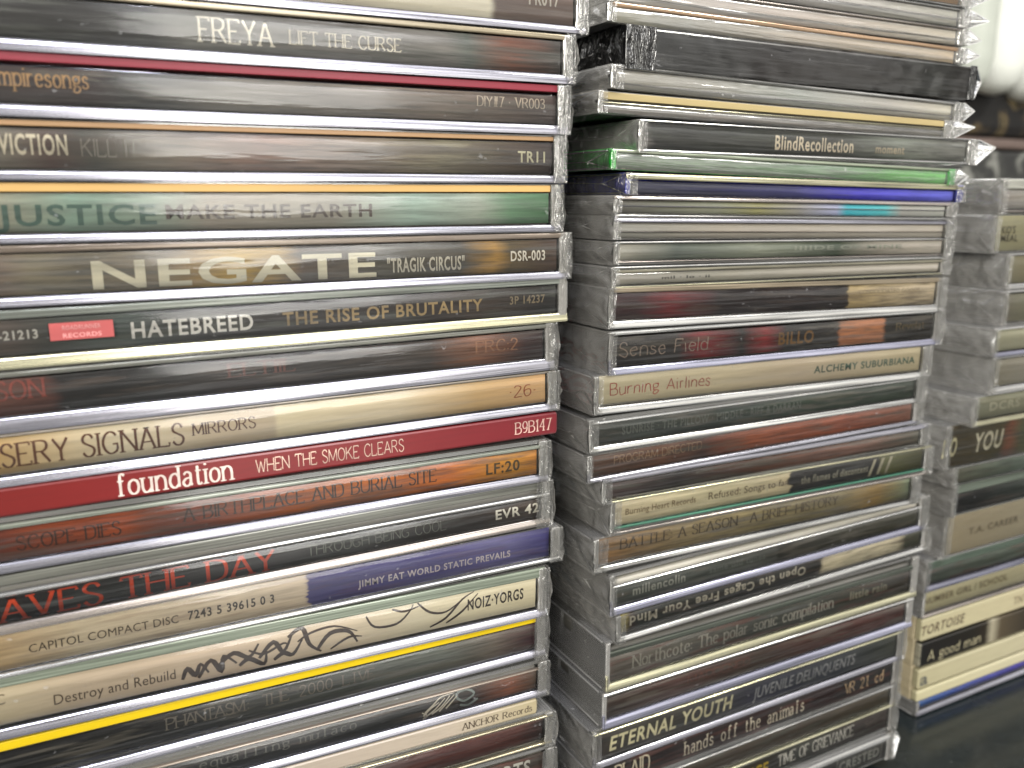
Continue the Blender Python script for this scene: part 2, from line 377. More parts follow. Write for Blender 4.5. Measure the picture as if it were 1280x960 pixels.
def stroke_text(s, style):
    rnd = random.Random(s)
    V, Fc = [], []
    x = 0
    thick, thin = {'serif': (.92, .40), 'thin': (.55, .5), 'hand': (.5, .42), 'mono': (.72, .5)}[style]
    for ch in s:
        if ch == ' ': x += 3.4 if style != 'mono' else 5; continue
        g = GL.get(ch) or GL.get(ch.upper()) or GL['-']
        w = g[0]; ox = x
        if style == 'mono': ox = x + (4.1-w)/2
        j = (lambda: rnd.uniform(-.28, .28)) if style == 'hand' else (lambda: 0)
        for k, st in enumerate(g[1].split('|')):
            sm = st.startswith('~'); pts = [tuple(float(q) for q in t.split(',')) for t in st.lstrip('~').split()]
            pts = [(a+j(), c+j()) for a, c in pts]
            ends = [(pts[0], pts[1]), (pts[-1], pts[-2])]
            if sm: pts = smooth_pts(pts)
            pts = [(ox+a, c) for a, c in pts]
            ribbon(V, Fc, pts, lambda v, t: thin+(thick-thin)*v, -.012*(k % 4))
            if style in ('serif', 'mono'):
                for (e, nb) in ends:
                    if abs(e[1]) < .05 or abs(e[1]-6) < .05 or abs(e[1]-4) < .05 or abs(e[1]+1.8) < .05:
                        if abs(e[0]-nb[0]) < .62*abs(e[1]-nb[1]):
                            sw = 1.0 if style == 'serif' else 1.1
                            a = (ox+e[0]-sw, e[1]); c = (ox+e[0]+sw, e[1])
                            ribbon(V, Fc, [a, c], lambda v, t: .34, -.05)
        x += (w + (1.35 if style != 'thin' else 1.2)) if style != 'mono' else 5
    return [(a/6, c/6, l) for a, c, l in V], Fc

_tc = {}
def font_text(s, bold):
    key = (s, bold)
    if key in _tc: return _tc[key]
    cu = bpy.data.curves.new('txt', 'FONT'); cu.body = s; cu.resolution_u = 3
    cu.offset = .022 if bold else 0.0; cu.space_character = 1.12 if bold else 1.02
    ob = bpy.data.objects.new('txt', cu)
    me = bpy.data.meshes.new_from_object(ob)
    V = [(v.co.x/.73, v.co.y/.73, 0) for v in me.vertices]; Fc = [tuple(p.vertices) for p in me.polygons]
    bpy.data.objects.remove(ob); bpy.data.meshes.remove(me); bpy.data.curves.remove(cu)
    _tc[key] = (V, Fc)
    return V, Fc

def add_lettering(parent, s, x0, x1, zc, hcap, style, hexc, y):
    shear = {'it': .22, 'boldit': .18, 'it2': .18}.get(style, 0)
    if style in ('serif', 'thin', 'hand', 'mono'): V, Fc = stroke_text(s, style)
    elif style in ('sans', 'it'): V, Fc = font_text(s, False)
    else: V, Fc = font_text(s, True)
    if not V: return
    V = [(a+shear*b, b, l) for a, b, l in V]
    ax = min(v[0] for v in V); bx = max(v[0] for v in V)
    k = (x1-x0)/(bx-ax)
    P = []
    for a, b, l in V:
        X = x0+(a-ax)*k; Z = zc+(b-.5)*hcap
        if style == 'boldflip': X = x0+x1-X; Z = 2*zc-Z
        P.append((X, y+l, Z))
    mb = MB(); mb.v = P; mb.f = Fc
    mb.build('lettering', solid('spine_print', hexc, .45, mottled=.22), parent)
    if style == 'boxed':
        bx_ = MB()
        e = hcap*.35
        for a, b in (((x0-1, zc-.5*hcap-e), (x1+1, zc-.5*hcap-e)), ((x1+1, zc-.5*hcap-e), (x1+1, zc+.5*hcap+e)), ((x1+1, zc+.5*hcap+e), (x0-1, zc+.5*hcap+e)), ((x0-1, zc+.5*hcap+e), (x0-1, zc-.5*hcap-e))):
            bx_.rod((a[0], y, a[1]), (b[0], y, b[1]), .09, 4)
        bx_.build('lettering_frame', solid('spine_print', hexc, .45, mottled=.10), parent)

def dim(c, k):
    # ink colour made darker: takes the hex colour, returns plain red, green, blue values
    return [int(c[q:q+2], 16)/255*k for q in (0, 2, 4)]

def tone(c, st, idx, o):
    # corrections applied to the listed print colours
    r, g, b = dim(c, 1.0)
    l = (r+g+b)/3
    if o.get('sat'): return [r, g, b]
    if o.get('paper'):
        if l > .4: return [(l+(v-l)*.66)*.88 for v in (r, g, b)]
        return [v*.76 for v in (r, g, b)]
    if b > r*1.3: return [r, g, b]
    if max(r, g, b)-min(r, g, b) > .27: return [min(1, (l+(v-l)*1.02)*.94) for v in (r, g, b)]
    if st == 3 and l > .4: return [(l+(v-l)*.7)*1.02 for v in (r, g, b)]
    if st == 2 and idx < 33 and l > .34: return [min(1, (l+(v-l)*.8)*1.4) for v in (r, g, b)]  # upper middle cases lightened, silvery glare put into the print
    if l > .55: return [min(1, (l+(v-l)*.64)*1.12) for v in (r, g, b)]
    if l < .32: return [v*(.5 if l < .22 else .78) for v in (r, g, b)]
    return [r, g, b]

# ------------------------------------------------------------------ one compact disc case
def ridged(x, y, z, s):
    return 1-abs(noise.noise(Vector((x*s, y*s, z*s))))*2.2

def end_sheet(xs, h, rnd, sgn):
    """crumpled film closing one end of a wrapped case"""
    mb = MB()
    ys = [-.5, .4] + [1.2+i*1.5 for i in range(24)] + [45, 70, 100, 142.4]
    nz_ = 8
    o = rnd.uniform(0, 900)
    for y in ys:
        for k in range(nz_+1):
            z = -.1+(h+.05)*k/nz_
            edge = min(k, nz_-k)/nz_*2
            d = (ridged(y*.9+o, z*1.1, o, .42)*.9 + ridged(y+o, z, 3+o, 1.1)*.5)*edge
            mb.v.append((xs+sgn*(.35+max(0, d)*.75), y, z))
    n = nz_+1
    for i in range(len(ys)-1):
        for k in range(nz_):
            mb.f.append((i*n+k, i*n+k+1, (i+1)*n+k+1, (i+1)*n+k))
    return mb

def flap(mb, rods, x, h, rnd, length):
    """the pointed ear of an envelope fold sticking out past the end of the case"""
    tip = (x+length, rnd.uniform(-1.5, 2.5), h*rnd.uniform(.35, .75))
    a, b = (x+.2, -.3, h*.98), (x+.2, -.3, h*.04); c, d = (x+.2, 13, h*.98), (x+.2, 13, h*.04)
    mid = (x+length*.3, 3, h*.5)
    for q in ((a, tip, mid), (mid, tip, b), (c, tip, a), (d, b, tip)): mb.poly(q)
    e = (x+.3, 2, h*rnd.uniform(.3, .7))
    for q in ((a, tip), (b, tip), (mid, tip), (a, mid), (e, tip), (c, tip)): rods.rod(q[0], q[1], .15, 4)

def build_case(i, o):
    rnd = random.Random(1000+i)
    st, h, L = o['s'], o['h']-.12, o['L']
    paper = o.get('paper'); wrap = o.get('wrap', 0)
    grp = {1: 'disc cases in the left stack', 2: 'disc cases in the middle stack', 3: 'disc cases in the right stack'}[st]
    nm = 'disc_sleeve' if paper else 'disc_case'
    root = thing(nm, (o['x'], o['y'], o['z']+CAM_Z), o['label'], 'CD sleeve' if paper else 'CD case', grp,
                 (0, -math.radians(o['t']), 0))
    D = 142.0
    c0, c1 = (3.0, L-2.6) if st == 1 else (1.8, L-3.4)
    if paper: c0, c1 = .15, L-.15
    cardb = next(b for b in o['bands'] if b[0] == 'card')
    zt, zb = h*(1-cardb[1]), h*(1-cardb[2])
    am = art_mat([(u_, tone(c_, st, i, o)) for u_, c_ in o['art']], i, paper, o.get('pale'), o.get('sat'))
    if paper:
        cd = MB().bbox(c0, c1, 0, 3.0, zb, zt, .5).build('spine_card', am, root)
        body_hex = '242426' if o.get('dark') else ('7c1a1c' if 'red cardboard' in o['label'] else 'a89c80')
        MB().bbox(0, L, 3.05, D, 0, h, .4).build('sleeve_board', solid('coated_board', body_hex, .35), root)
        ytext = -.06
    else:
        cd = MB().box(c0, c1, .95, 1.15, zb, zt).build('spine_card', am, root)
        ytext = .88
        side = o.get('side')
        if st == 2 and i > 42: rnd_tr = ['5c5a56', '4c4a48', '6c6a64']
        else: rnd_tr = ['8c8a84', '9a968c', '7c7a74', 'a4a094']
        trayhex = side or rnd.choice(rnd_tr)
        if o.get('pale'): trayhex = rnd.choice(['d0ccc0', 'c0bcb0', 'd8d4c8'])
        MB().bbox(1.6, L-1.6, 2.0, D-2, h*.14, h*.80, .8).build('disc_tray', solid('tray_plastic', trayhex, .35), root)
        # clear base: floor plate and side walls, the front wall stands below the card
        b = MB().box(0, L, 1.2, D, 0, .9).box(.0, 1.0, .3, D, .95, h*.60).box(L-1.0, L, .3, D, .95, h*.60)
        shell = M_SHELL if not side else clear('tinted_shell_'+side, tuple(min(1, c*1.6+.05) for c in lin(side)[:3])+(1,), tuple(min(1, c*1.4+.02) for c in lin(side)[:3])+(1,), .07, .07, haze=.6)
        b.build('base_shell', shell, root)
        b = MB().box(0, L, 1.2, D, h-.95, h).box(-.12, .9, .25, 18, h*.30, h-1.0).box(L-.9, L+.12, .25, 18, h*.30, h-1.0)
        b.box(-.12, .9, 24, D, h*.42, h-1.0).box(L-.9, L+.12, 24, D, h*.42, h-1.0)
        b.build('lid', shell, root)
        # clear window in front of the printed spine, slightly bulged
        mb = MB(); nseg = 8; zw0, zw1 = zb-.15, zt+.15
        wa, wb_, wc = rnd.uniform(-.10, .10), rnd.uniform(-.10, .12), rnd.uniform(.14, .34)
        for x, wo_ in ((c0-.3, wa), (c1+.3, wb_)):
            for k in range(nseg+1):
                t = k/nseg*2-1
                mb.v.append((x, .08+wc*t*t+.25*abs(t)**6+wo_*t, zw0+(zw1-zw0)*(k/nseg)))
        for k in range(nseg): mb.f.append((k, k+nseg+1, k+nseg+2, k+1))
        mb.build('spine_window', M_WRAPWIN if wrap >= 3 else M_WINDOW, root, smooth=True)
        # end posts, clear bars closing the spine at both ends
        for xa, xb in ((0.02, c0-.35), (c1+.35, L-.02)):
            MB().bbox(xa, xb, .05, 1.1, .1, h-.1, .25).build('end_post', shell if side else clear('clear_end_post', (.8, .8, .78, 1), (.75, .72, .66, 1), .14, .12, bscale=(900, 300, 160), bstr=.8, haze=.22), root)
        # moulded edges running back along both ends
        for xe in (-.05, L+.05):
            for ze in (.35, h-.45):
                MB().rod((xe, 2.2, ze), (xe, D-3, ze), .22, 5).build('moulded_edge', M_EDGE, root)
    for bd in o['bands']:
        k = bd[0]
        if k == 'card': continue
        z1, z0 = h*(1-bd[1]), h*(1-bd[2]); hh = z1-z0
        z0 += .04; z1 -= .04
        if k == 'rim':
            v = bd[3] if len(bd) > 3 else 'd'
            pr = []
            nseg = 7
            for q in range(nseg+1):      # quarter-round, facing forward at the foot and up at the head
                t = math.radians(8+66*q/nseg)
                pr.append((.55-.85*math.cos(t)*.9, z0+(z1-z0)*(math.sin(t)-math.sin(math.radians(8)))/(math.sin(math.radians(74))-math.sin(math.radians(8)))))
            pr = [(pr[0][0]+.05, z0-.0)] + pr[1:] + [(1.1, z1), (1.1, z0)]
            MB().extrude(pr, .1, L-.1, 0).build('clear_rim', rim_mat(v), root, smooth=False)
            if st == 2 and wrap < 3:
                MB().bbox(-.02, .75, -.28, .5, z0, min(h-.2, z1+h*.2), .2).build('rim_corner', rim_mat(v), root)  # refracted light at the corner, built as a bright bar
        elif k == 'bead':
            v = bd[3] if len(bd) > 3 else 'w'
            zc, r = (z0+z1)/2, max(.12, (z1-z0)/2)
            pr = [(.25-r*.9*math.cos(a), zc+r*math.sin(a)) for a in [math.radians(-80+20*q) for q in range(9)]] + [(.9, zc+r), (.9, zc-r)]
            MB().extrude(pr, .3, L-.3, 0).build('bright_bead', rim_mat(v), root)  # thin bright line; extra ones across clear cases imitate reflections
        elif k == 'lid':
            MB().bbox(.3, L-.3, .1, 1.15, z0, z1, .3).build('lid_edge', clear_edge(bd[3]), root)
        elif k == 'booklet':
            MB().bbox(c0-1 if st == 1 else .5, c1+.2, .35, 60, z0, z1, .15).build('booklet', solid('booklet_edge', dim(bd[3], .84), .4, mottled=.06), root)
    # lettering
    for s, x0, x1, hf, vc, style, hexc in o['text']:
        zc = zt-(zt-zb)*vc
        hcap = (zt-zb)*hf
        add_lettering(cd, s, x0, x1, zc, hcap, style, dim(hexc, .9 if st == 1 else (.98 if i > 42 or i == 26 else .84)), ytext)
    if wrap and paper:
        mb = MB()
        for a in range(61):
            for c in range(9):
                x, z = -.2+(L+.4)*a/60, h*c/8
                mb.v.append((x, -.3-.25*max(0, ridged(x*.25+i, z*.9, i, .6))-.12*math.sin(math.pi*c/8), z))
        for a in range(60):
            for c in range(8): mb.f.append((a*9+c, (a+1)*9+c, (a+1)*9+c+1, a*9+c+1))
        mb.build('film_front', M_WINDOW, root, smooth=True)
    if wrap:
        for xs, sg in ((0, -1), (L, 1)):
            end_sheet(xs+sg*.15, h, rnd, sg).build('shrink_wrap', M_BLACKFILM if o.get('dark') else (M_WRINKLE if o.get('side') else M_FILM), root, smooth=True)
        for xs, sg in ((0, -1), (L, 1)):
            sm = MB()
            q = rnd.uniform(5, 14); zz = h*rnd.uniform(.4, .6); X = xs+sg*.75
            sm.rod((X-sg*.4, -.2, h-.2), (X, q, zz), .09, 4); sm.rod((X, q, zz), (X-sg*.4, -.2, .2), .09, 4)
            sm.rod((X, q, zz), (X, q+25, zz+rnd.uniform(-1, 1)), .08, 4)
            sm.build('fold_seam', M_SEAM, root)
        # wrinkled film over the last few millimetres of the front
        for xa, xb in ((-.4, rnd.uniform(1.2, 4)+(6 if o.get('dark') else 0)), (L-rnd.uniform(1.5, 4.0), L+.4)):
            if st == 1 and xa < 0: continue
            mb = MB(); nx, nzz = 12, 7; off = rnd.uniform(0, 99)
            for a in range(nx+1):
                for c in range(nzz+1):
                    x = xa+(xb-xa)*a/nx; z = h*(c/nzz)
                    d = ridged(x*2.2+off, z*.5, off, .9)*.42
                    mb.v.append((x, -.42-max(0, d)*.6, z))
            for a in range(nx):
                for c in range(nzz): mb.f.append((a*(nzz+1)+c, (a+1)*(nzz+1)+c, (a+1)*(nzz+1)+c+1, a*(nzz+1)+c+1))
            mb.build('wrinkled_film', M_BLACKFILM if o.get('dark') else M_WRINKLE, root, smooth=True)
    if wrap >= 2:
        fm, rods = MB(), MB()
        flap(fm, rods, L+.5, h, rnd, rnd.uniform(5.5, 9.5) if 'lowest' not in o['label'] else 5)
        f = fm.build('fold_flap', M_FLAP, root)
        rods.build('flap_crease', M_SEAM, f)
    if o.get('sticker'):
        a, b = o['sticker']
        s = MB().box(a, b, -.02, .0, zb+(zt-zb)*.35, zb+(zt-zb)*.85).build('red_sticker', solid('sticker_paper', dim('c05a58', .82), .4), root)
        add_lettering(s, 'ROADRUNNER', a+2, b-2, zb+(zt-zb)*.71, (zt-zb)*.13, 'bold', dim('dc9490', .9), -.05)
        add_lettering(s, 'RECORDS', a+2, b-2, zb+(zt-zb)*.48, (zt-zb)*.13, 'bold', dim('dc9490', .9), -.05)
    if o.get('graffiti'): graffiti(cd, zb, zt)
    if o.get('emblem'): emblem(cd, zb, zt)
    return root

def clear_edge(hexc):
    key = 'edge'+hexc
    if key in MATS: return MATS[key]
    m, nt, out = new_mat('cloudy_clear_edge')
    c = lin(hexc)
    n = noise_n(nt, (30, 200, 2200), 1.0, 4)
    rp = ramp(nt, [(.3, tuple(v*.45 for v in c[:3])+(1,)), (.55, c), (.75, tuple(min(1, v*1.5) for v in c[:3])+(1,))])
    nt.links.new(n, rp.inputs[0])
    p = principled(nt, rp.outputs[0], .2, .35, .5)
    nt.links.new(bump(nt, n, .2, .0004), p.inputs['Normal'])
    nt.links.new(p.outputs[0], out.inputs[0])
    MATS[key] = m
    return m

def graffiti(cd, zb, zt):
    h = zt-zb
    V, Fc = [], []
    S = ['42,.15 43,.45 44.5,.2 45.5,.5 47,.2', '45,.1 47.5,.55 49.5,.15 50,.6 52.5,.3', '49,.35 52,.62 55,.4 57,.75', '53,.2 55,.35 58,.1 58.5,.5', '57,.3 60,.7 62,.35 64,.85',
         '60,.15 62,.3 64,.2 66,.6', '63,.75 66,.95 67.5,.4 70,.1', '69,.15 72,.6 76,.55 78,.15', '72,.1 76,.35 79,.3', '80,.9 82,.5 87,.45 90,.75 91,.98', '86,.95 89,.8 93,.9',
         '92,.99 95,.6 99,.5 103,.8', '95,.1 99,.3 103,.8 106,.99', '99,.12 103,.4 107,.9', '65,.55 68,.75 73,.8 78,.5', '55,.6 58,.4 62,.6 63,.5']
    for k, s in enumerate(S):
        pts = smooth_pts([tuple(float(q) for q in t.split(',')) for t in s.split()])
        pts = [(a, zb+h*b) for a, b in pts]
        ribbon(V, Fc, pts, lambda v, t: (.72 if k < 8 else .40)*(.6+.8*math.sin(math.pi*min(1, t+.1))), -.008*(k % 5))
    mb = MB(); mb.v = [(a, .88+l, c) for a, c, l in V]; mb.f = Fc
    mb.build('scrawled_drawing', solid('spine_print', '3a2e28', .45), cd)

def emblem(cd, zb, zt):
    h = zt-zb; V, Fc = [], []
    for k, s in enumerate(['92.6,.10 94,.35 96.5,.6', '93.2,.05 95.5,.3 98,.75', '94.6,.1 97,.35 99.2,.8', '96.5,.15 98,.4 100.3,.8', '98.2,.2 99.6,.45 101,.7', '93,.25 95,.55 97,.85 100,.9', '92.4,-.02 93.4,.12 92.2,.3']):
        pts = smooth_pts([tuple(float(q) for q in t.split(',')) for t in s.split()])
        ribbon(V, Fc, [(a, zb+h*b) for a, b in pts], lambda v, t: .5*(1-.5*t), -.008*k)
    mb = MB(); mb.v = [(a, .88+l, c) for a, c, l in V]; mb.f = Fc
    mb.build('hand_emblem', solid('spine_print', 'b8b0a0', .45), cd)
    V, Fc = [], []
    for k, s in enumerate(['101,.85 103.5,.9 105.5,.6 103,.35 101,.6 101,.85', '101.8,.2 104,.1 106.5,.3']):
        pts = smooth_pts([tuple(float(q) for q in t.split(',')) for t in s.split()])
        ribbon(V, Fc, [(a, zb+h*b) for a, b in pts], lambda v, t: .55, -.008*k)
    mb = MB(); mb.v = [(a, .88+l, c) for a, c, l in V]; mb.f = Fc
    mb.build('ring_emblem', solid('spine_print', '7c8480', .45), cd)

# ------------------------------------------------------------------ every case: position, size and print with some window glare in its colours (millimetres, sRGB hex)
CASES = [  # positions, heights, tilts and lettering spans precomputed from image pixels through the fitted camera
    {'s': 1, 'x': -19.96, 'y': 168.0, 'z': 33.36, 't': 0.61, 'h': 9.18, 'L': 125, 'bands': [('card', 0.05, 0.8), ('rim', 0.82, 0.99)], 'label': 'jewel case with cream spine turning brown, topmost of the left stack', 'art': [(0.111, '8a8070'), (0.514, 'c8b490'), (0.642, 'd8caa6'), (0.834, 'e0d4b4'), (0.845, '6a5850'), (0.968, '6e5c54')], 'text': [('PR017', 111.65, 118.97, 0.42, 0.28, 'bold', 'e8e0d0')], 'wrap': 1},
    {'s': 1, 'x': -22.97, 'y': 168.0, 'z': 23.23, 't': 0.529, 'h': 10.19, 'L': 125, 'bands': [('lid', 0.0, 0.12, '9c9078'), ('card', 0.14, 0.79), ('rim', 0.81, 1)], 'label': 'jewel case with grey FREYA spine directly above the thin red strip', 'art': [(0.128, '2a2420'), (0.274, '26231e'), (0.316, '2c2a26'), (0.36, '5c5a52'), (0.56, '5c5854'), (0.777, '74706a'), (0.821, '5a6058'), (0.898, '7c4a34'), (0.994, '4a4038')], 'text': [('FREYA', 48.21, 61.79, 0.62, 0.47, 'serif', 'f0e8d4'), ('LIFT THE CURSE', 64.26, 86.32, 0.36, 0.5, 'serif', 'e6dcc4')], 'wrap': 1},  # grey past the dark end is window reflection painted into the print
    {'s': 1, 'x': -24.01, 'y': 168.0, 'z': 13.02, 't': 0.376, 'h': 10.37, 'L': 125, 'bands': [('booklet', 0.0, 0.15, '8c1c30'), ('card', 0.22, 0.78), ('rim', 0.81, 1)], 'label': 'dark maroon spined case with a thin red strip along its top edge', 'art': [(0.127, '4a2c24'), (0.235, '4c2c2a'), (0.286, '2c2a24'), (0.329, '3a3832'), (0.442, '605a50'), (0.591, '645c54'), (0.785, '6a5c50'), (0.988, '4c3830')], 'text': [('mpiresongs', 17.75, 31.25, 0.5, 0.28, 'serif', 'b08858'), ('DIY#7 • VR003', 103.47, 119.74, 0.34, 0.3, 'serif', 'bfae98')], 'wrap': 1},
    {'s': 1, 'x': -24.87, 'y': 168.0, 'z': 2.78, 't': 0.36, 'h': 10.25, 'L': 125, 'bands': [('booklet', 0.03, 0.13, 'b08a60'), ('card', 0.16, 0.8), ('rim', 0.83, 1)], 'label': 'brown grey spined case marked KILL IT just above the yellow strip', 'art': [(0.125, '6a6458'), (0.184, '5a4038'), (0.234, '4c4a40'), (0.33, '706658'), (0.48, '785c50'), (0.635, '7a6a5c'), (0.79, '7c745c'), (0.914, '5c4a38'), (0.996, '4c2824')], 'text': [('VICTION', 17.75, 27.9, 0.52, 0.38, 'bold', 'e8dcc0'), ('KILL IT', 29.96, 39.11, 0.44, 0.45, 'thin', '8a8478'), ('TR11', 114.06, 120.73, 0.36, 0.45, 'bold', 'f0e8c0')], 'wrap': 1, 'seed': 5},
    {'s': 1, 'x': -25.54, 'y': 168.0, 'z': -7.55, 't': 0.273, 'h': 10.42, 'L': 125, 'bands': [('booklet', 0.02, 0.17, 'dcb068'), ('card', 0.19, 0.81), ('rim', 0.84, 0.99)], 'label': 'green grey spined case with a yellow strip above, in the left stack', 'art': [(0.122, '8c8c7a'), (0.211, '7c9484'), (0.329, '7e8c7c'), (0.397, '8a8070'), (0.597, '8c8678'), (0.736, '8cac98'), (0.856, '94a08a'), (0.92, '6c9070'), (0.999, '4c7450')], 'text': [('JUSTICE', 16.88, 41.71, 0.56, 0.55, 'bold', '4c6c60'), ('MAKE THE EARTH', 43.3, 81.85, 0.4, 0.5, 'bold', '4a3a30')], 'wrap': 1},
    {'s': 1, 'x': -23.34, 'y': 168.0, 'z': -18.02, 't': 0.303, 'h': 10.44, 'L': 125, 'bands': [('lid', 0.0, 0.13, '807468'), ('card', 0.15, 0.82), ('rim', 0.84, 1)], 'label': 'jewel case with wide cream NEGATE lettering on a brown and yellow spine', 'art': [(0.094, '6e6054'), (0.134, '706856'), (0.303, '6a6050'), (0.349, '8a7040'), (0.421, 'a88a40'), (0.483, '9a7c3c'), (0.521, '5a4636'), (0.657, '565040'), (0.806, '5a5244'), (0.869, 'a8803c'), (0.902, '6c5830'), (0.986, '584030')], 'text': [('NEGATE', 28.15, 80.14, 0.72, 0.56, 'wide', 'e4dcc0'), ('"TRAGIK CIRCUS"', 82.51, 99.77, 0.42, 0.62, 'bold', 'e0d8c4'), ('DSR-003', 110.84, 119.44, 0.32, 0.48, 'bold', 'e8e0d0')], 'wrap': 1},
    {'s': 1, 'x': -23.4, 'y': 168.0, 'z': -28.69, 't': 0.744, 'h': 10.2, 'L': 125, 'bands': [('lid', 0.0, 0.16, '7c8078'), ('card', 0.18, 0.78), ('rim', 0.8, 1, 'y')], 'label': 'HATEBREED spined jewel case with a small red sticker at the left', 'art': [(0.086, '5c5048'), (0.141, '40403a'), (0.252, '4a5650'), (0.332, '322e2a'), (0.416, '241410'), (0.544, '30201c'), (0.714, '443028'), (0.837, '4c3c30'), (0.987, '261c14')], 'text': [('-21213', 12.98, 18.94, 0.26, 0.42, 'bold', 'e0dcd0'), ('HATEBREED', 33.77, 55.31, 0.5, 0.52, 'bold', 'f4f0e8'), ('THE RISE OF BRUTALITY', 60.93, 104.1, 0.44, 0.52, 'bold', 'b89c6c'), ('3P 14237', 110.73, 119.62, 0.3, 0.45, 'bold', '8a7a60')], 'sticker': [20.77, 30.88]},
    {'s': 1, 'x': -26.62, 'y': 168.0, 'z': -39.87, 't': 0.853, 'h': 11.01, 'L': 125, 'bands': [('lid', 0.02, 0.12, '74746c'), ('card', 0.15, 0.74), ('rim', 0.76, 1)], 'label': 'nearly black spined case above the beige spine in the left stack', 'art': [(0.103, '6c4034'), (0.164, '5c342a'), (0.183, '140c0c'), (0.317, '0e0a0a'), (0.437, '341814'), (0.595, '2a1612'), (0.769, '443830'), (0.863, '7c5038'), (0.963, '542020'), (1.0, '3c1210')], 'text': [('POISON', 8.32, 22.57, 0.5, 0.3, 'serif', '8c4438'), ('ELTIIL', 52.97, 66.26, 0.4, 0.35, 'serif', '5c2c22'), ('FRC:2', 105.33, 115.98, 0.4, 0.4, 'serif', 'a07050')], 'wrap': 1},
    {'s': 1, 'x': -25.88, 'y': 168.0, 'z': -49.35, 't': 0.79, 'h': 9.56, 'L': 125, 'bands': [('lid', 0.0, 0.07, '8c8478'), ('card', 0.09, 0.78), ('rim', 0.82, 1)], 'label': 'beige spined case lettered MISERY SIGNALS in dark brown', 'art': [(0.088, 'c0a06c'), (0.247, 'c2b088'), (0.388, 'b49a74'), (0.483, 'b49c78'), (0.49, 'ccb888'), (0.7, 'ccb488'), (0.857, 'd4b07c'), (1.0, 'dcb07c')], 'text': [('ISERY SIGNALS', 12.5, 43.83, 0.62, 0.5, 'serif', '5c3826'), ('MIRRORS', 45.12, 57.16, 0.34, 0.42, 'serif', '5a3a30'), ('·26·', 113.24, 119.83, 0.4, 0.5, 'hand', 'a84c24')], 'wrap': 1},
    {'s': 1, 'x': -25.4, 'y': 168.0, 'z': -55.37, 't': 0.648, 'h': 6.19, 'L': 125, 'bands': [('card', 0.03, 0.9)], 'label': 'glossy red cardboard sleeve lettered foundation, in the left stack', 'art': [(0.073, '28241c'), (0.088, '28241c'), (0.091, '84201c'), (0.295, '8c1c1c'), (0.695, '8a1a1e'), (1, '84202a')], 'text': [('foundation', 30.94, 51.79, 0.78, 0.46, 'serif', 'ead8cc'), ('WHEN THE SMOKE CLEARS', 55.92, 86.84, 0.5, 0.5, 'thin', 'e6c8b4'), ('B9B147', 113.4, 123.25, 0.5, 0.5, 'serif', 'e0b8a8')], 'paper': 1},
    {'s': 1, 'x': -28.05, 'y': 168.0, 'z': -64.99, 't': 0.205, 'h': 10.07, 'L': 125, 'bands': [('lid', 0.1, 0.2, '84887c'), ('card', 0.22, 0.81), ('rim', 0.82, 1)], 'label': 'orange spined jewel case directly under the red cardboard sleeve', 'art': [(0.092, '5c2410'), (0.155, '7c3412'), (0.254, '8c3c10'), (0.294, '6c3010'), (0.36, '6a2c14'), (0.474, '94481c'), (0.641, 'b4601c'), (0.809, 'c06824'), (0.874, 'c87c28'), (0.942, 'cc8c2c'), (1.0, 'b87828')], 'text': [('SCOPE DIES', 16.43, 33.58, 0.44, 0.5, 'serif', '3c2010'), ('A BIRTHPLACE AND BURIAL SITE', 44.27, 97.26, 0.48, 0.4, 'serif', '3a2412'), ('LF:20', 109.35, 117.93, 0.44, 0.5, 'bold', '54401c')], 'wrap': 1, 'seed': 3},
    {'s': 1, 'x': -27.29, 'y': 168.0, 'z': -76.92, 't': 0.541, 'h': 11.57, 'L': 125, 'bands': [('lid', 0.0, 0.19, '707068'), ('bead', 0.28, 0.36), ('card', 0.4, 0.8), ('rim', 0.82, 0.97, 'p')], 'label': 'black spined case with red orange SAVES THE DAY lettering', 'art': [(0.076, '0c0a08'), (0.24, '0c0c08'), (0.424, '181410'), (0.503, '2c2822'), (0.631, '3c3a32'), (0.867, '403028'), (1.0, '4c3c30')], 'text': [('SAVES THE DAY', 7.94, 60.68, 0.92, 0.52, 'serif', 'b43a18'), ('THROUGH BEING COOL', 67.22, 98.63, 0.5, 0.45, 'thin', '66685e'), ('EVR 42', 110.99, 122.35, 0.52, 0.45, 'bold', 'f0ead8')], 'wrap': 1},
    {'s': 1, 'x': -24.55, 'y': 168.0, 'z': -84.94, 't': -0.094, 'h': 8.73, 'L': 125, 'bands': [('card', 0.02, 0.86), ('bead', 0.88, 1)], 'label': 'half cream, half navy spined case lettered CAPITOL COMPACT DISC', 'art': [(0.044, 'a8906c'), (0.152, 'ac9874'), (0.511, 'b49c7c'), (0.514, '3c3868'), (0.712, '484474'), (0.913, '605c88'), (1.0, '38346c')], 'text': [('CAPITOL COMPACT DISC', 12.82, 38.64, 0.24, 0.55, 'sans', '4c4034'), ('7243 5 39615 0 3', 40.42, 57.22, 0.26, 0.52, 'bold', '403830'), ('JIMMY EAT WORLD STATIC PREVAILS', 75.05, 111.99, 0.22, 0.62, 'bold', 'd8ccd0')], 'wrap': 1},
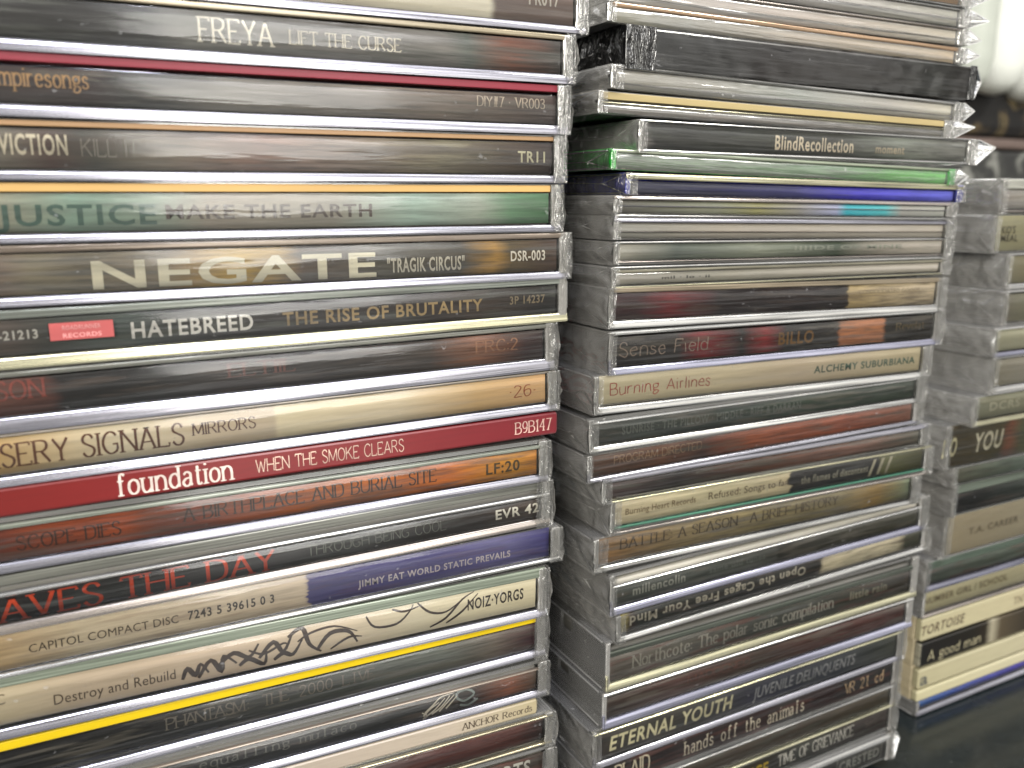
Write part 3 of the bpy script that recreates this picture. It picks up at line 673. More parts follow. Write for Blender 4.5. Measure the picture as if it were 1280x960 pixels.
    {'s': 1, 'x': -28.17, 'y': 168.0, 'z': -96.68, 't': -1.031, 'h': 12.77, 'L': 125, 'bands': [('lid', 0.0, 0.2, '808878'), ('card', 0.22, 0.8), ('rim', 0.85, 1)], 'label': 'cream spined case with black graffiti scrawl lettered Destroy and Rebuild', 'art': [(0.066, 'b09c74'), (0.175, 'ac9474'), (0.42, 'b89c7c'), (0.602, 'c4ac88'), (0.74, 'ccbc94'), (1.0, 'd0c090')], 'text': [('C', 10.09, 11.6, 0.3, 0.3, 'sans', '786850'), ('Destroy and Rebuild', 19.34, 40.75, 0.3, 0.62, 'sans', '584838'), ('NOIZ·YORGS', 104.41, 119.08, 0.38, 0.42, 'bold', '30261e')], 'wrap': 1, 'graffiti': 1},
    {'s': 1, 'x': -28.3, 'y': 168.0, 'z': -109.16, 't': -0.434, 'h': 11.83, 'L': 125, 'bands': [('booklet', 0.0, 0.16, 'e0c010'), ('card', 0.2, 0.74), ('rim', 0.78, 0.92)], 'label': 'black spined case with a bright yellow strip along its top', 'art': [(0.056, '100e0c'), (0.261, '14120e'), (0.349, '2c2c26'), (0.584, '44463e'), (0.805, '5c6058'), (0.909, '6c6258'), (1.0, '542a34')], 'text': [('PHANTASM: THE 2000 LIVE', 38.02, 81.8, 0.4, 0.4, 'mono', '70685c')], 'wrap': 1},
    {'s': 1, 'x': -27.76, 'y': 168.0, 'z': -117.78, 't': -1.101, 'h': 9.34, 'L': 125, 'bands': [('lid', 0.18, 0.24, '8c8074'), ('card', 0.24, 0.8), ('rim', 0.82, 1)], 'label': 'black spined case with a small pale skeletal hand emblem, low in the left stack', 'art': [(0.042, '141210'), (0.405, '181814'), (0.591, '22221e'), (0.733, '2c2c28'), (0.851, '44342c'), (0.94, '7c4c38'), (1.0, '5c4c3c')], 'text': [('entus equalling mulaco', 30.61, 76.66, 0.4, 0.4, 'mono', '66645c')], 'wrap': 1, 'emblem': 1},
    {'s': 1, 'x': -30.12, 'y': 168.0, 'z': -122.2, 't': -1.293, 'h': 4.68, 'L': 125, 'bands': [('card', 0.04, 0.94)], 'label': 'slim cream sleeve lettered ANCHOR Records near the bottom of the left stack', 'art': [(0.056, 'a89878'), (0.563, 'b09c84'), (0.818, 'b8a488'), (1, 'b8a470')], 'text': [('ANCHOR Records', 104.19, 123.21, 0.4, 0.5, 'serif', '54483a')], 'paper': 1},
    {'s': 1, 'x': -25.78, 'y': 168.0, 'z': -131.23, 't': -1.546, 'h': 9.21, 'L': 125, 'bands': [('bead', 0.08, 0.15, 'g'), ('card', 0.17, 0.82), ('bead', 0.88, 0.96, 'g')], 'label': 'dark red spined case framed by gold beads, near the bottom of the left stack', 'art': [(0.014, '302820'), (0.524, '483c30'), (0.781, '5c2c26'), (0.943, '60342c'), (1.0, '3c2c24')], 'text': [], 'wrap': 1},
    {'s': 1, 'x': -25.65, 'y': 168.0, 'z': -142.22, 't': -2.327, 'h': 11.84, 'L': 125, 'bands': [('card', 0.12, 0.8), ('rim', 0.84, 1)], 'label': 'lowest visible case of the left stack, dark with pale lettering', 'art': [(0.004, '302a24'), (0.519, '4c4238'), (0.999, '584c44')], 'text': [('STONE DARTS', 87.79, 118.64, 0.5, 0.35, 'bold', 'd8d4c8')], 'wrap': 1},
    {'s': 2, 'x': 116.16, 'y': 177.0, 'z': 54.37, 't': -0.005, 'h': 7.36, 'L': 125, 'bands': [('card', 0.1, 0.85), ('bead', 0.9, 0.98)], 'label': 'topmost wrapped disc of the middle stack, cut by the frame', 'art': [(0, 'a09484'), (0.473, '8c8068'), (0.851, '8a8468'), (0.879, 'b07c30'), (0.993, 'b48440')], 'text': [], 'wrap': 3},
    {'s': 2, 'x': 116.33, 'y': 177.0, 'z': 49.0, 't': 0.005, 'h': 5.36, 'L': 125, 'bands': [('bead', 0.0, 0.1), ('card', 0.12, 0.9), ('bead', 0.5, 0.56, 'p')], 'label': 'second wrapped disc from the top of the middle stack, clear grey', 'art': [(0.003, '8c8880'), (0.256, '847c70'), (0.476, '88807c'), (1, '949080')], 'text': [], 'wrap': 3},
    {'s': 2, 'x': 116.48, 'y': 177.0, 'z': 44.25, 't': 0.001, 'h': 4.76, 'L': 125, 'bands': [('bead', 0.0, 0.12, 'p'), ('card', 0.14, 0.95), ('bead', 0.62, 0.67, 'y')], 'label': 'third wrapped disc from the top of the middle stack, pinkish grey', 'art': [(0.003, '8a8478'), (0.258, '90847c'), (0.479, '9c8c80'), (1, 'a0947c')], 'text': [], 'wrap': 3},
    {'s': 2, 'x': 116.62, 'y': 177.0, 'z': 39.97, 't': -0.351, 'h': 4.66, 'L': 125, 'bands': [('lid', 0.0, 0.25, 'a08468'), ('card', 0.25, 0.95)], 'label': 'wrapped disc with an olive tan edge, resting on the black one', 'art': [(0.003, '74705a'), (0.177, '68665a'), (0.482, '8c7c68'), (0.896, 'a08c70'), (1, 'ac9068')], 'text': [], 'wrap': 3},
    {'s': 2, 'x': 121.87, 'y': 177.0, 'z': 30.18, 't': -0.363, 'h': 9.77, 'L': 125, 'bands': [('card', 0.02, 0.98)], 'label': 'black wrapped digipak near the top of the middle stack', 'art': [(0, '28282a'), (0.219, '2a2a2c'), (0.351, '241a1a'), (0.695, '241e1c'), (0.861, '383a36'), (0.979, '28221e')], 'text': [], 'wrap': 3, 'paper': 1, 'dark': 1},
    {'s': 2, 'x': 117.97, 'y': 177.0, 'z': 25.45, 't': -1.135, 'h': 5.61, 'L': 125, 'bands': [('bead', 0.0, 0.15), ('card', 0.18, 0.95), ('bead', 0.7, 0.76)], 'label': 'clear wrapped case with a white top edge, just below the black digipak', 'art': [(0, '7c7668'), (0.256, '747064'), (0.482, '6c7268'), (0.791, '90887c'), (1, 'b0a890')], 'text': [], 'wrap': 3},
    {'s': 2, 'x': 114.57, 'y': 177.0, 'z': 19.76, 't': -0.801, 'h': 5.39, 'L': 125, 'bands': [('booklet', 0.05, 0.38, 'c0ac78'), ('bead', 0.48, 0.55, 'y'), ('card', 0.6, 0.95)], 'label': 'wrapped case with a pale yellow to orange strip, above the BlindRecollection spine', 'art': [(0.025, '5c5248'), (0.515, '605448'), (0.854, '4c4030'), (1, '5a5034')], 'text': [], 'wrap': 3},
    {'s': 2, 'x': 126.34, 'y': 177.0, 'z': 11.1, 't': -0.31, 'h': 7.96, 'L': 125, 'bands': [('bead', 0.0, 0.07), ('card', 0.1, 0.86), ('bead', 0.88, 0.97)], 'label': 'dark grey wrapped case with cream BlindRecollection lettering', 'art': [(0, '5c5854'), (0.026, '484844'), (0.328, '44463e'), (0.547, '4c4c44'), (0.763, '60645a'), (0.924, '60605a')], 'text': [('BlindRecollection', 44.4, 73.61, 0.62, 0.48, 'cond', 'ecdcc0'), ('moment', 82.58, 94.58, 0.42, 0.55, 'cond', 'c8b89c')], 'wrap': 2},
    {'s': 2, 'x': 118.57, 'y': 177.0, 'z': 7.1, 't': -1.2, 'h': 5.01, 'L': 125, 'bands': [('lid', 0.0, 0.2, '8c9480'), ('card', 0.22, 0.95)], 'label': 'translucent green wrapped case in the middle stack', 'art': [(0, '4c6c40'), (0.261, '4c7040'), (0.618, '408038'), (0.836, '4cb42c'), (1, '58d83c')], 'text': [], 'wrap': 3, 'side': '18b030', 'sat': 1},
    {'s': 2, 'x': 122.96, 'y': 177.0, 'z': 1.25, 't': -0.839, 'h': 5.36, 'L': 125, 'bands': [('rim', 0.0, 0.3, 'y'), ('card', 0.36, 0.98)], 'label': 'translucent blue wrapped case under the green one', 'art': [(0, '26263c'), (0.228, '2c2c4a'), (0.46, '34346c'), (0.666, '3c34c0'), (0.834, '5a58d8'), (1, '6c70d8')], 'text': [], 'wrap': 1, 'side': '2830a8', 'sat': 1},
    {'s': 2, 'x': 119.62, 'y': 177.0, 'z': -3.41, 't': -0.78, 'h': 4.65, 'L': 125, 'bands': [('rim', 0.0, 0.22, 'p'), ('card', 0.24, 0.95), ('bead', 0.52, 0.56, 'd')], 'label': 'clear case with a cyan patch near its right end, under the blue case', 'art': [(0, '5c5850'), (0.258, '686a58'), (0.372, '787448'), (0.492, '78746c'), (0.619, '8488a8'), (0.651, '40c8dc'), (0.782, '60d4dc'), (0.839, '8c8a84'), (1, '94948c')], 'text': [], 'wrap': 1},
    {'s': 2, 'x': 119.82, 'y': 177.0, 'z': -9.52, 't': -0.879, 'h': 6.21, 'L': 125, 'bands': [('bead', 0.0, 0.08), ('rim', 0.12, 0.3), ('card', 0.32, 0.95), ('bead', 0.66, 0.7, 'p')], 'label': 'clear grey case, second below the blue case', 'art': [(0, '6c6a62'), (0.26, '7c7468'), (1, '90887c')], 'text': [], 'wrap': 1},
    {'s': 2, 'x': 120.03, 'y': 177.0, 'z': -15.71, 't': -0.646, 'h': 5.93, 'L': 125, 'bands': [('bead', 0.0, 0.1), ('card', 0.12, 0.8), ('bead', 0.84, 0.9, 'p')], 'label': 'clear case with a dull green inner band, third below the blue case', 'art': [(0, '747064'), (0.152, '545c54'), (0.376, '606454'), (0.627, '4c5c44'), (0.792, '787064'), (1, '8c8478')], 'text': [('IIIIDE OF MINE', 60.26, 103.55, 0.3, 0.4, 'cond', '9ca08c')], 'wrap': 1},
    {'s': 2, 'x': 119.51, 'y': 177.0, 'z': -21.57, 't': -0.474, 'h': 5.69, 'L': 125, 'bands': [('bead', 0.0, 0.1), ('lid', 0.14, 0.3, '84806f'), ('card', 0.32, 0.8), ('bead', 0.88, 0.96, 'y')], 'label': 'clear case directly above the dark red and beige spine', 'art': [(0, '6a665e'), (0.269, '6c685c'), (1, '8c8478')], 'text': [('mil · lo · ii', 15.81, 31.33, 0.3, 0.5, 'cond', '4c4840')], 'wrap': 1},
    {'s': 2, 'x': 118.88, 'y': 177.0, 'z': -31.29, 't': -1.068, 'h': 10.37, 'L': 125, 'bands': [('lid', 0.0, 0.14, '908470'), ('card', 0.15, 0.8), ('rim', 0.82, 1, 'w')], 'label': 'case whose dark red spine turns beige at its right third', 'art': [(0, '5c1c20'), (0.063, '541418'), (0.147, '6c181c'), (0.279, '301414'), (0.519, '3c1c1c'), (0.682, '2c1c18'), (0.687, 'b8a070'), (0.957, 'b49c74')], 'text': [('CONSOLIDATED GOODS', 88.12, 114.58, 0.2, 0.3, 'sans', '98845c')], 'wrap': 1},
    {'s': 2, 'x': 119.25, 'y': 177.0, 'z': -43.12, 't': -0.58, 'h': 11.28, 'L': 125, 'bands': [('bead', 0.0, 0.1), ('card', 0.16, 0.8), ('rim', 0.84, 1, 'l')], 'label': 'dark spined case with red blots and an orange patch to the right', 'art': [(0, '28201c'), (0.17, '3c2c20'), (0.236, '7c1c20'), (0.352, '1c2018'), (0.424, '7c1818'), (0.486, '281c18'), (0.657, '342a20'), (0.668, 'b4744c'), (0.814, 'bc7c54'), (0.826, '3c3020'), (0.992, '403424')], 'text': [('Sense Field', 3.54, 32.25, 0.5, 0.45, 'hand', 'a89484'), ('BILLO', 57.34, 70.85, 0.5, 0.5, 'cond', '8c6430'), ('Revelat', 104.97, 118.06, 0.3, 0.4, 'serif', '807050')], 'wrap': 1},
    {'s': 2, 'x': 115.2, 'y': 177.0, 'z': -52.83, 't': -0.783, 'h': 9.97, 'L': 125, 'bands': [('card', 0.03, 0.76), ('rim', 0.82, 1, 'w')], 'label': 'cream spined case with red handwritten lettering, in the middle stack', 'art': [(0, 'b4a478'), (0.321, 'b8a478'), (0.567, 'b49c78'), (0.993, 'bca878')], 'text': [('Burning Airlines', 5.04, 37.52, 0.42, 0.5, 'hand', 'b4453a'), ('ALCHEMY SUBURBIANA', 76.0, 119.23, 0.3, 0.52, 'cond', '5c7c68')], 'wrap': 1},
    {'s': 2, 'x': 114.02, 'y': 177.0, 'z': -62.7, 't': 0.101, 'h': 8.92, 'L': 125, 'bands': [('bead', 0.1, 0.18), ('card', 0.2, 0.82), ('rim', 0.84, 1, 'w')], 'label': 'dark green spined case with faint grey lettering, under the cream handwritten spine', 'art': [(0, '3c3c34'), (0.114, '444a44'), (0.337, '38403a'), (0.584, '344434'), (0.983, '3c4838')], 'text': [('SUNRISE · THE PILLOW · MIDDLE · RIFF & DARRAN', 10.46, 73.06, 0.4, 0.45, 'cond', '787c74')], 'wrap': 1},
    {'s': 2, 'x': 113.73, 'y': 177.0, 'z': -70.54, 't': 0.552, 'h': 7.35, 'L': 125, 'bands': [('card', 0.08, 0.85), ('rim', 0.86, 1)], 'label': 'rusty brown spined case in the middle stack', 'art': [(0, '5c4030'), (0.184, '744a30'), (0.297, '54342a'), (0.44, '8c4c30'), (0.757, '945038'), (0.994, '7c5444')], 'text': [('PROGRAM DIRECTED', 8.56, 37.36, 0.4, 0.35, 'thin', 'a08468')], 'wrap': 1},
    {'s': 2, 'x': 118.33, 'y': 177.0, 'z': -77.02, 't': -0.153, 'h': 7.29, 'L': 125, 'bands': [('rim', 0.0, 0.2), ('card', 0.3, 0.9)], 'label': 'dull brown case fading to black, directly above the green and cream spine', 'art': [(0, '5c4844'), (0.193, '3c302c'), (0.432, '6c4430'), (0.783, '745448'), (1, '605c50')], 'text': [], 'wrap': 1},
    {'s': 2, 'x': 121.12, 'y': 177.0, 'z': -86.14, 't': -0.635, 'h': 9.64, 'L': 125, 'bands': [('bead', 0.0, 0.07, 'y'), ('card', 0.08, 0.76), ('lid', 0.78, 0.86, '40705c'), ('bead', 0.92, 1, 'p')], 'label': 'case with a cream spine turning black and green, lettered Refused: Songs to fan', 'art': [(0, 'c0ac7c'), (0.29, 'b8aa78'), (0.512, 'b8a474'), (0.518, '241c18'), (0.829, '2c2824'), (0.841, '60603c'), (1, '545434')], 'text': [('Burning Heart Records', 5.2, 28.67, 0.28, 0.48, 'sans', '7c6038'), ('Refused: Songs to fan', 33.17, 63.17, 0.34, 0.45, 'sans', '604c30'), ('the flames of discontent', 68.29, 96.77, 0.36, 0.5, 'cond', 'a8a490'), ('///', 96.77, 107.65, 0.8, 0.5, 'bold', 'ccc4a8')], 'wrap': 1},
    {'s': 2, 'x': 116.36, 'y': 177.0, 'z': -95.62, 't': -0.492, 'h': 9.38, 'L': 125, 'bands': [('card', 0.06, 0.82), ('rim', 0.86, 1, 'w')], 'label': 'olive brown spined case with dark capitals, under the Refused: Songs to fan spine', 'art': [(0, '8c6840'), (0.218, '807050'), (0.46, '7c704e'), (0.731, '746a4e'), (0.879, '8c7038'), (1, '6c7860')], 'text': [('BATTLE: A SEASON · A BRIEF HISTORY', 8.24, 89.39, 0.4, 0.35, 'serif', '50402c')], 'wrap': 1},
    {'s': 2, 'x': 121.86, 'y': 177.0, 'z': -109.16, 't': 1.065, 'h': 11.79, 'L': 125, 'bands': [('bead', 0.28, 0.34), ('card', 0.36, 0.82), ('rim', 0.84, 1, 'l')], 'label': 'grey green spined case, right above the upside-down lettered spine', 'art': [(0, '484c44'), (0.296, '50544c'), (0.487, '505048'), (0.5, '3c3828'), (0.844, '44402c'), (1, '4c4a38')], 'text': [('millencolin', 7.81, 25.74, 0.5, 0.4, 'cond', 'a4a498'), ('same old tunes', 34.3, 55.4, 0.36, 0.4, 'cond', '70746c')], 'wrap': 1},
    {'s': 2, 'x': 124.25, 'y': 177.0, 'z': -117.88, 't': 1.421, 'h': 8.38, 'L': 125, 'bands': [('card', 0.05, 0.72), ('rim', 0.8, 0.96, 'w')], 'label': 'case with its lettering upside down, reading Open the Cages Free Your Mind', 'art': [(0, 'a89c60'), (0.025, '4c2c20'), (0.047, '2c3424'), (0.282, '3c3a30'), (0.621, '38342c'), (0.632, 'b4a47c'), (0.913, 'b8a880'), (0.945, '50503c')], 'text': [('Open the Cages Free Your Mind', 4.78, 70.09, 0.5, 0.5, 'boldflip', 'c8c0ac')], 'wrap': 1},
    {'s': 2, 'x': 120.99, 'y': 177.0, 'z': -131.46, 't': 0.381, 'h': 14.63, 'L': 125, 'bands': [('lid', 0.2, 0.32, '4c5048'), ('card', 0.34, 0.84), ('rim', 0.86, 1, 'y')], 'label': 'grey case with a yellow lower edge lettered Northcote: The polar sonic compilation', 'art': [(0, '605850'), (0.193, '5c5850'), (0.443, '50524a'), (0.693, '48483c'), (0.986, '443c30')], 'text': [('Northcote: The polar sonic compilation', 8.99, 86.91, 0.5, 0.45, 'serif', 'a09c90'), ('little rain', 94.03, 111.04, 0.4, 0.4, 'cond', '8c8874')], 'wrap': 0},
    {'s': 2, 'x': 120.27, 'y': 177.0, 'z': -142.62, 't': 0.497, 'h': 11.03, 'L': 125, 'bands': [('bead', 0.04, 0.12), ('card', 0.2, 0.78), ('rim', 0.8, 1, 'l')], 'label': 'reddish brown spined case with a lavender lower edge, above ETERNAL YOUTH', 'art': [(0, '483c34'), (0.205, '5c3c34'), (0.458, '4c3a2e'), (0.741, '643830'), (1, '5c342c')], 'text': [('MADDENED', 29.84, 53.5, 0.36, 0.4, 'thin', '6c4438')], 'wrap': 0},
    {'s': 2, 'x': 117.41, 'y': 177.0, 'z': -154.3, 't': 0.602, 'h': 11.54, 'L': 125, 'bands': [('bead', 0.06, 0.13, 'y'), ('card', 0.16, 0.84), ('rim', 0.86, 1)], 'label': 'case with cream ETERNAL YOUTH and outlined JUVENILE DELINQUENTS lettering', 'art': [(0, '443c36'), (0.234, '48443c'), (0.49, '3c3c4c'), (0.775, '383c46'), (1, '4a4c40')], 'text': [('ETERNAL YOUTH', 5.92, 50.61, 0.58, 0.48, 'boldit', 'e0d8b0'), ('JUVENILE DELINQUENTS', 58.53, 102.71, 0.5, 0.48, 'it', '9c9c9c')], 'wrap': 1},
    {'s': 2, 'x': 116.58, 'y': 177.0, 'z': -163.36, 't': 0.808, 'h': 8.83, 'L': 125, 'bands': [('card', 0.06, 0.93)], 'label': 'near black spined case lettered hands off the animals', 'art': [(0, '241814'), (0.371, '3c1814'), (0.531, '44100e'), (0.601, '281612'), (0.761, '4c1410'), (0.807, '281a16'), (1, '241814')], 'text': [('PLAID', 8.68, 21.12, 0.7, 0.5, 'serif', 'd8ccb0'), ('hands off the animals', 33.26, 81.65, 0.56, 0.5, 'mono', 'e8dcc4'), ('VR 21 cd', 99.55, 118.52, 0.48, 0.52, 'mono', 'ecc89c')], 'wrap': 1},
    {'s': 2, 'x': 116.81, 'y': 177.0, 'z': -172.27, 't': 0.775, 'h': 8.94, 'L': 125, 'bands': [('bead', 0.04, 0.12), ('card', 0.16, 0.82), ('bead', 0.88, 0.98, 'y')], 'label': 'grey brown case between the hands off the animals and TIME OF GRIEVANCE spines', 'art': [(0, '4c4236'), (0.649, '54483c'), (1, '5c503c')], 'text': [], 'wrap': 1},
    {'s': 2, 'x': 117.06, 'y': 177.0, 'z': -182.48, 't': 1.299, 'h': 9.64, 'L': 125, 'bands': [('card', 0.1, 0.84)], 'label': 'dark brown spined case lettered TIME OF GRIEVANCE', 'art': [(0, '2c2018'), (0.377, '30241c'), (0.545, '3a3020'), (0.654, '40403a'), (0.835, '443c38'), (1, '4c3e3a')], 'text': [('INDEPENDENCE', 31.69, 67.45, 0.62, 0.5, 'bold', 'c8a828'), ('TIME OF GRIEVANCE', 71.51, 105.66, 0.55, 0.42, 'serif', 'dcd8cc'), ('Sentinels', 111.02, 122.0, 0.3, 0.4, 'thin', '7c7068')], 'wrap': 1},
    {'s': 2, 'x': 117.33, 'y': 177.0, 'z': -192.69, 't': 0.627, 'h': 10.95, 'L': 125, 'bands': [('rim', 0.05, 0.22, 'w'), ('card', 0.26, 0.9)], 'label': 'lowest case of the middle stack, lying on the black table', 'art': [(0, '241c28'), (0.66, '2c2830'), (1, '403c38')], 'text': [('CRESTED', 99.82, 119.13, 0.5, 0.5, 'boxed', '8c8c84')], 'wrap': 2},
    {'s': 3, 'x': 280.11, 'y': 186, 'z': -4.51, 't': 0, 'h': 11.93, 'L': 125, 'bands': [('lid', 0.02, 0.3, 'b0b0a4'), ('card', 0.34, 0.84), ('bead', 0.88, 0.97, 'p')], 'label': 'brown spined disc in pale loose film, topmost of the right stack', 'art': [(0, '84705c'), (0.086, '8c7c60')], 'text': [], 'wrap': 3, 'pale': 1},
    {'s': 3, 'x': 278.72, 'y': 186, 'z': -17.45, 't': 0, 'h': 12.94, 'L': 125, 'bands': [('card', 0.03, 0.94)], 'label': 'khaki cardboard case with small dark lettering near the top of the right stack', 'art': [(0, 'b0a878'), (0.119, 'aca474')], 'text': [("KID'S", 5.17, 12.54, 0.22, 0.4, 'bold', '4c4430'), ('MEAL', 5.17, 14.3, 0.2, 0.64, 'bold', '4c4430')], 'wrap': 1, 'pale': 1},
    {'s': 3, 'x': 284.87, 'y': 184, 'z': -29.65, 't': 0, 'h': 12.2, 'L': 125, 'bands': [('bead', 0.0, 0.06), ('card', 0.08, 0.84), ('rim', 0.86, 1, 'w')], 'label': 'tan spined case in the right stack, just under the khaki cardboard case', 'art': [(0, '989070'), (0.063, '948a64')], 'text': [], 'wrap': 1, 'pale': 1},
    {'s': 3, 'x': 282.88, 'y': 182, 'z': -41.91, 't': 0, 'h': 12.25, 'L': 125, 'bands': [('bead', 0.0, 0.08), ('card', 0.12, 0.9)], 'label': 'grey olive spined case in the right stack, directly under the tan spine', 'art': [(0, '7c7460'), (0.074, '848064')], 'text': [], 'wrap': 1, 'pale': 1},
    {'s': 3, 'x': 276.62, 'y': 180, 'z': -51.87, 't': 0, 'h': 9.96, 'L': 125, 'bands': [('bead', 0.02, 0.08), ('card', 0.1, 0.82), ('rim', 0.86, 1, 'l')], 'label': 'pale sage spined case in the right stack with a black line above it', 'art': [(0, 'a8a480'), (0.118, 'b0ac88')], 'text': [], 'wrap': 1, 'pale': 1},
    {'s': 3, 'x': 277.76, 'y': 180, 'z': -65.0, 't': 0, 'h': 13.14, 'L': 125, 'bands': [('bead', 0.0, 0.07), ('card', 0.1, 0.8), ('rim', 0.82, 1, 'w')], 'label': 'grey beige spined case with rounded clear base, above the faint DCRS spine', 'art': [(0, '8c846c'), (0.128, '9c9480')], 'text': [], 'wrap': 1, 'pale': 1},
    {'s': 3, 'x': 270.29, 'y': 180, 'z': -75.39, 't': 0, 'h': 10.39, 'L': 125, 'bands': [('card', 0.06, 0.78), ('rim', 0.84, 1, 'y')], 'label': 'olive case with faint pale lettering sitting right on top of the YOU spine', 'art': [(0, '7c7c60'), (0.211, '8a8868')], 'text': [('DCRS', 9.3, 26.13, 0.4, 0.5, 'bold', 'b0ac94')], 'wrap': 1, 'pale': 1},
    {'s': 3, 'x': 263.8, 'y': 184, 'z': -90.94, 't': 0, 'h': 15.54, 'L': 125, 'bands': [('card', 0.02, 0.98)], 'label': 'dark olive brown case with big cream DO YOU lettering in the right stack', 'art': [(0, '54482c'), (0.113, '5c5034'), (0.243, '5c5438'), (0.281, '7c4c38'), (0.339, '5c5c44')], 'text': [('DO', -1.25, 6.28, 0.46, 0.5, 'boldit', 'd8d0a8'), ('YOU', 16.16, 31.78, 0.46, 0.5, 'boldit', 'e4dcc0')], 'wrap': 1},
    {'s': 3, 'x': 270.64, 'y': 185, 'z': -98.68, 't': 0, 'h': 7.74, 'L': 125, 'bands': [('bead', 0.02, 0.12), ('card', 0.14, 0.9)], 'label': 'grey green case directly below the DO YOU spine', 'art': [(0, '5c5c4c'), (0.315, '606c60')], 'text': [], 'wrap': 1},
    {'s': 3, 'x': 275.05, 'y': 187, 'z': -111.41, 't': 0, 'h': 12.73, 'L': 125, 'bands': [('lid', 0.05, 0.3, '6c7468'), ('card', 0.34, 0.92)], 'label': 'black spined case resting on the pinkish beige spine of the right stack', 'art': [(0, '24221e'), (0.125, '2c2c28'), (0.322, '444c44')], 'text': [], 'wrap': 1},
    {'s': 3, 'x': 276.68, 'y': 190, 'z': -128.83, 't': 0, 'h': 17.42, 'L': 125, 'bands': [('card', 0.02, 0.95)], 'label': 'pinkish beige spined case with tiny dark lettering in the right stack', 'art': [(0, 'b09c74'), (0.373, 'b4a480')], 'text': [('T.A. CAREER', 14.78, 44.46, 0.16, 0.55, 'bold', '70644c')], 'wrap': 1, 'pale': 1},
    {'s': 3, 'x': 271.2, 'y': 192, 'z': -141.75, 't': 0, 'h': 12.92, 'L': 125, 'bands': [('bead', 0.02, 0.08), ('lid', 0.08, 0.3, '586458'), ('card', 0.32, 0.8), ('rim', 0.84, 1, 'l')], 'label': 'grey green edged clear case above the NUMBER GIRL spine', 'art': [(0, '50584c'), (0.47, '5c6458')], 'text': [], 'wrap': 1},
    {'s': 3, 'x': 272.89, 'y': 193, 'z': -153.18, 't': 0, 'h': 11.43, 'L': 125, 'bands': [('card', 0.03, 0.82), ('bead', 0.88, 0.98, 'p')], 'label': 'cream spined case lettered NUMBER GIRL / SCHOOL GIRL', 'art': [(0, 'c0b480'), (0.49, 'c4b888')], 'text': [('NUMBER GIRL / SCHOOL', 1.36, 51.24, 0.3, 0.5, 'bold', '6c5c3c')], 'wrap': 0, 'pale': 1},
    {'s': 3, 'x': 273.48, 'y': 193, 'z': -163.12, 't': 0, 'h': 9.94, 'L': 125, 'bands': [('card', 0.03, 0.93)], 'label': 'cream paper sleeve lettered TORTOISE', 'art': [(0, 'bcb07c'), (0.503, 'c4b480')], 'text': [('TORTOISE', 0.15, 25.03, 0.44, 0.5, 'it2', '4c4030'), ('TNT', 55.3, 64.18, 0.4, 0.5, 'bold', '70644c')], 'paper': 1, 'pale': 1},
    {'s': 3, 'x': 274.24, 'y': 193, 'z': -174.24, 't': 0, 'h': 11.13, 'L': 125, 'bands': [('card', 0.03, 0.93)], 'label': 'sleeve with black blotchy artwork, under the TORTOISE sleeve', 'art': [(0, 'a8a080'), (0, '141410'), (0.042, '181410'), (0.239, '201c14'), (0.309, '2c2418'), (0.342, 'a89c78'), (0.384, '5c503c'), (0.515, '3c3428')], 'text': [('A good man', 4.58, 35.82, 0.4, 0.6, 'hand', 'b0a888')], 'paper': 1, 'pale': 1, 'blot': 1},
    {'s': 3, 'x': 274.69, 'y': 193, 'z': -183.43, 't': 0, 'h': 9.19, 'L': 125, 'bands': [('card', 0.04, 0.9)], 'label': 'cream sleeve with a round letter a at its left end, in the right stack', 'art': [(0, 'b8ac78'), (0.528, 'c0b484')], 'text': [('a', 1.13, 5.68, 0.7, 0.5, 'bold', '585850')], 'paper': 1, 'pale': 1},
    {'s': 3, 'x': 275.0, 'y': 193, 'z': -188.61, 't': 0, 'h': 5.17, 'L': 125, 'bands': [('card', 0.04, 0.9)], 'label': 'thin plain cream sleeve directly above the blue spine of the right stack', 'art': [(0, 'c8bc84'), (0.537, 'ccc090')], 'text': [], 'paper': 1, 'pale': 1},
    {'s': 3, 'x': 275.89, 'y': 193, 'z': -194.68, 't': 0, 'h': 6.07, 'L': 125, 'bands': [('card', 0.02, 0.5), ('rim', 0.62, 0.92)], 'label': 'slim case with a blue spine at the bottom of the right stack, on the table', 'art': [(0, '24508c'), (0.54, '44389c')], 'text': [], 'slim': 1},
]

random.seed(4)
for i, o in enumerate(CASES):
    build_case(i, o)

# cases carrying the left stack, below the edge of the frame
zt_ = CAM_Z - 148.0
n_, hh_ = 4, (CAM_Z-148.0)/4
for k in range(n_):
    build_case(900+k, dict(s=1, x=-25.0+.6*k, y=168.0, z=-CAM_Z+k*hh_, t=0, h=hh_, L=125, bands=[('card', .16, .8), ('rim', .83, 1)],
        label='plain dark case, %s under the left stack, below the lettered spines' % ('touching the table', 'second from the table', 'third from the table', 'fourth from the table')[k], art=[(0, '2c2824'), (1, '3c3630')], text=[]))

# ------------------------------------------------------------------ the black table
m, nt, out = new_mat('black_table_laminate')
n = noise_n(nt, (30, 30, 30), 1.0, 5)
rp = ramp(nt, [(.3, (.006, .009, .010, 1)), (.66, (.013, .017, .018, 1)), (.78, (.06, .06, .055, 1))]); nt.links.new(noise_n(nt, (420, 420, 420), 1.0, 4, rough=.7), rp.inputs[0])
p = principled(nt, rp.outputs[0], .2)
rr = ramp(nt, [(.35, .12), (.5, .2), (.7, .42)]); nt.links.new(noise_n(nt, (14, 14, 14), 1.0, 4), rr.inputs[0]); nt.links.new(rr.outputs[0], p.inputs['Roughness'])
nt.links.new(bump(nt, noise_n(nt, (900, 900, 900), 1.0, 2), .05, .0002), p.inputs['Normal'])
nt.links.new(p.outputs[0], out.inputs[0])
MB().bbox(-700, 1150, -500, 900, -30, -.1, 2).build('table_top', m, None, kind='structure')

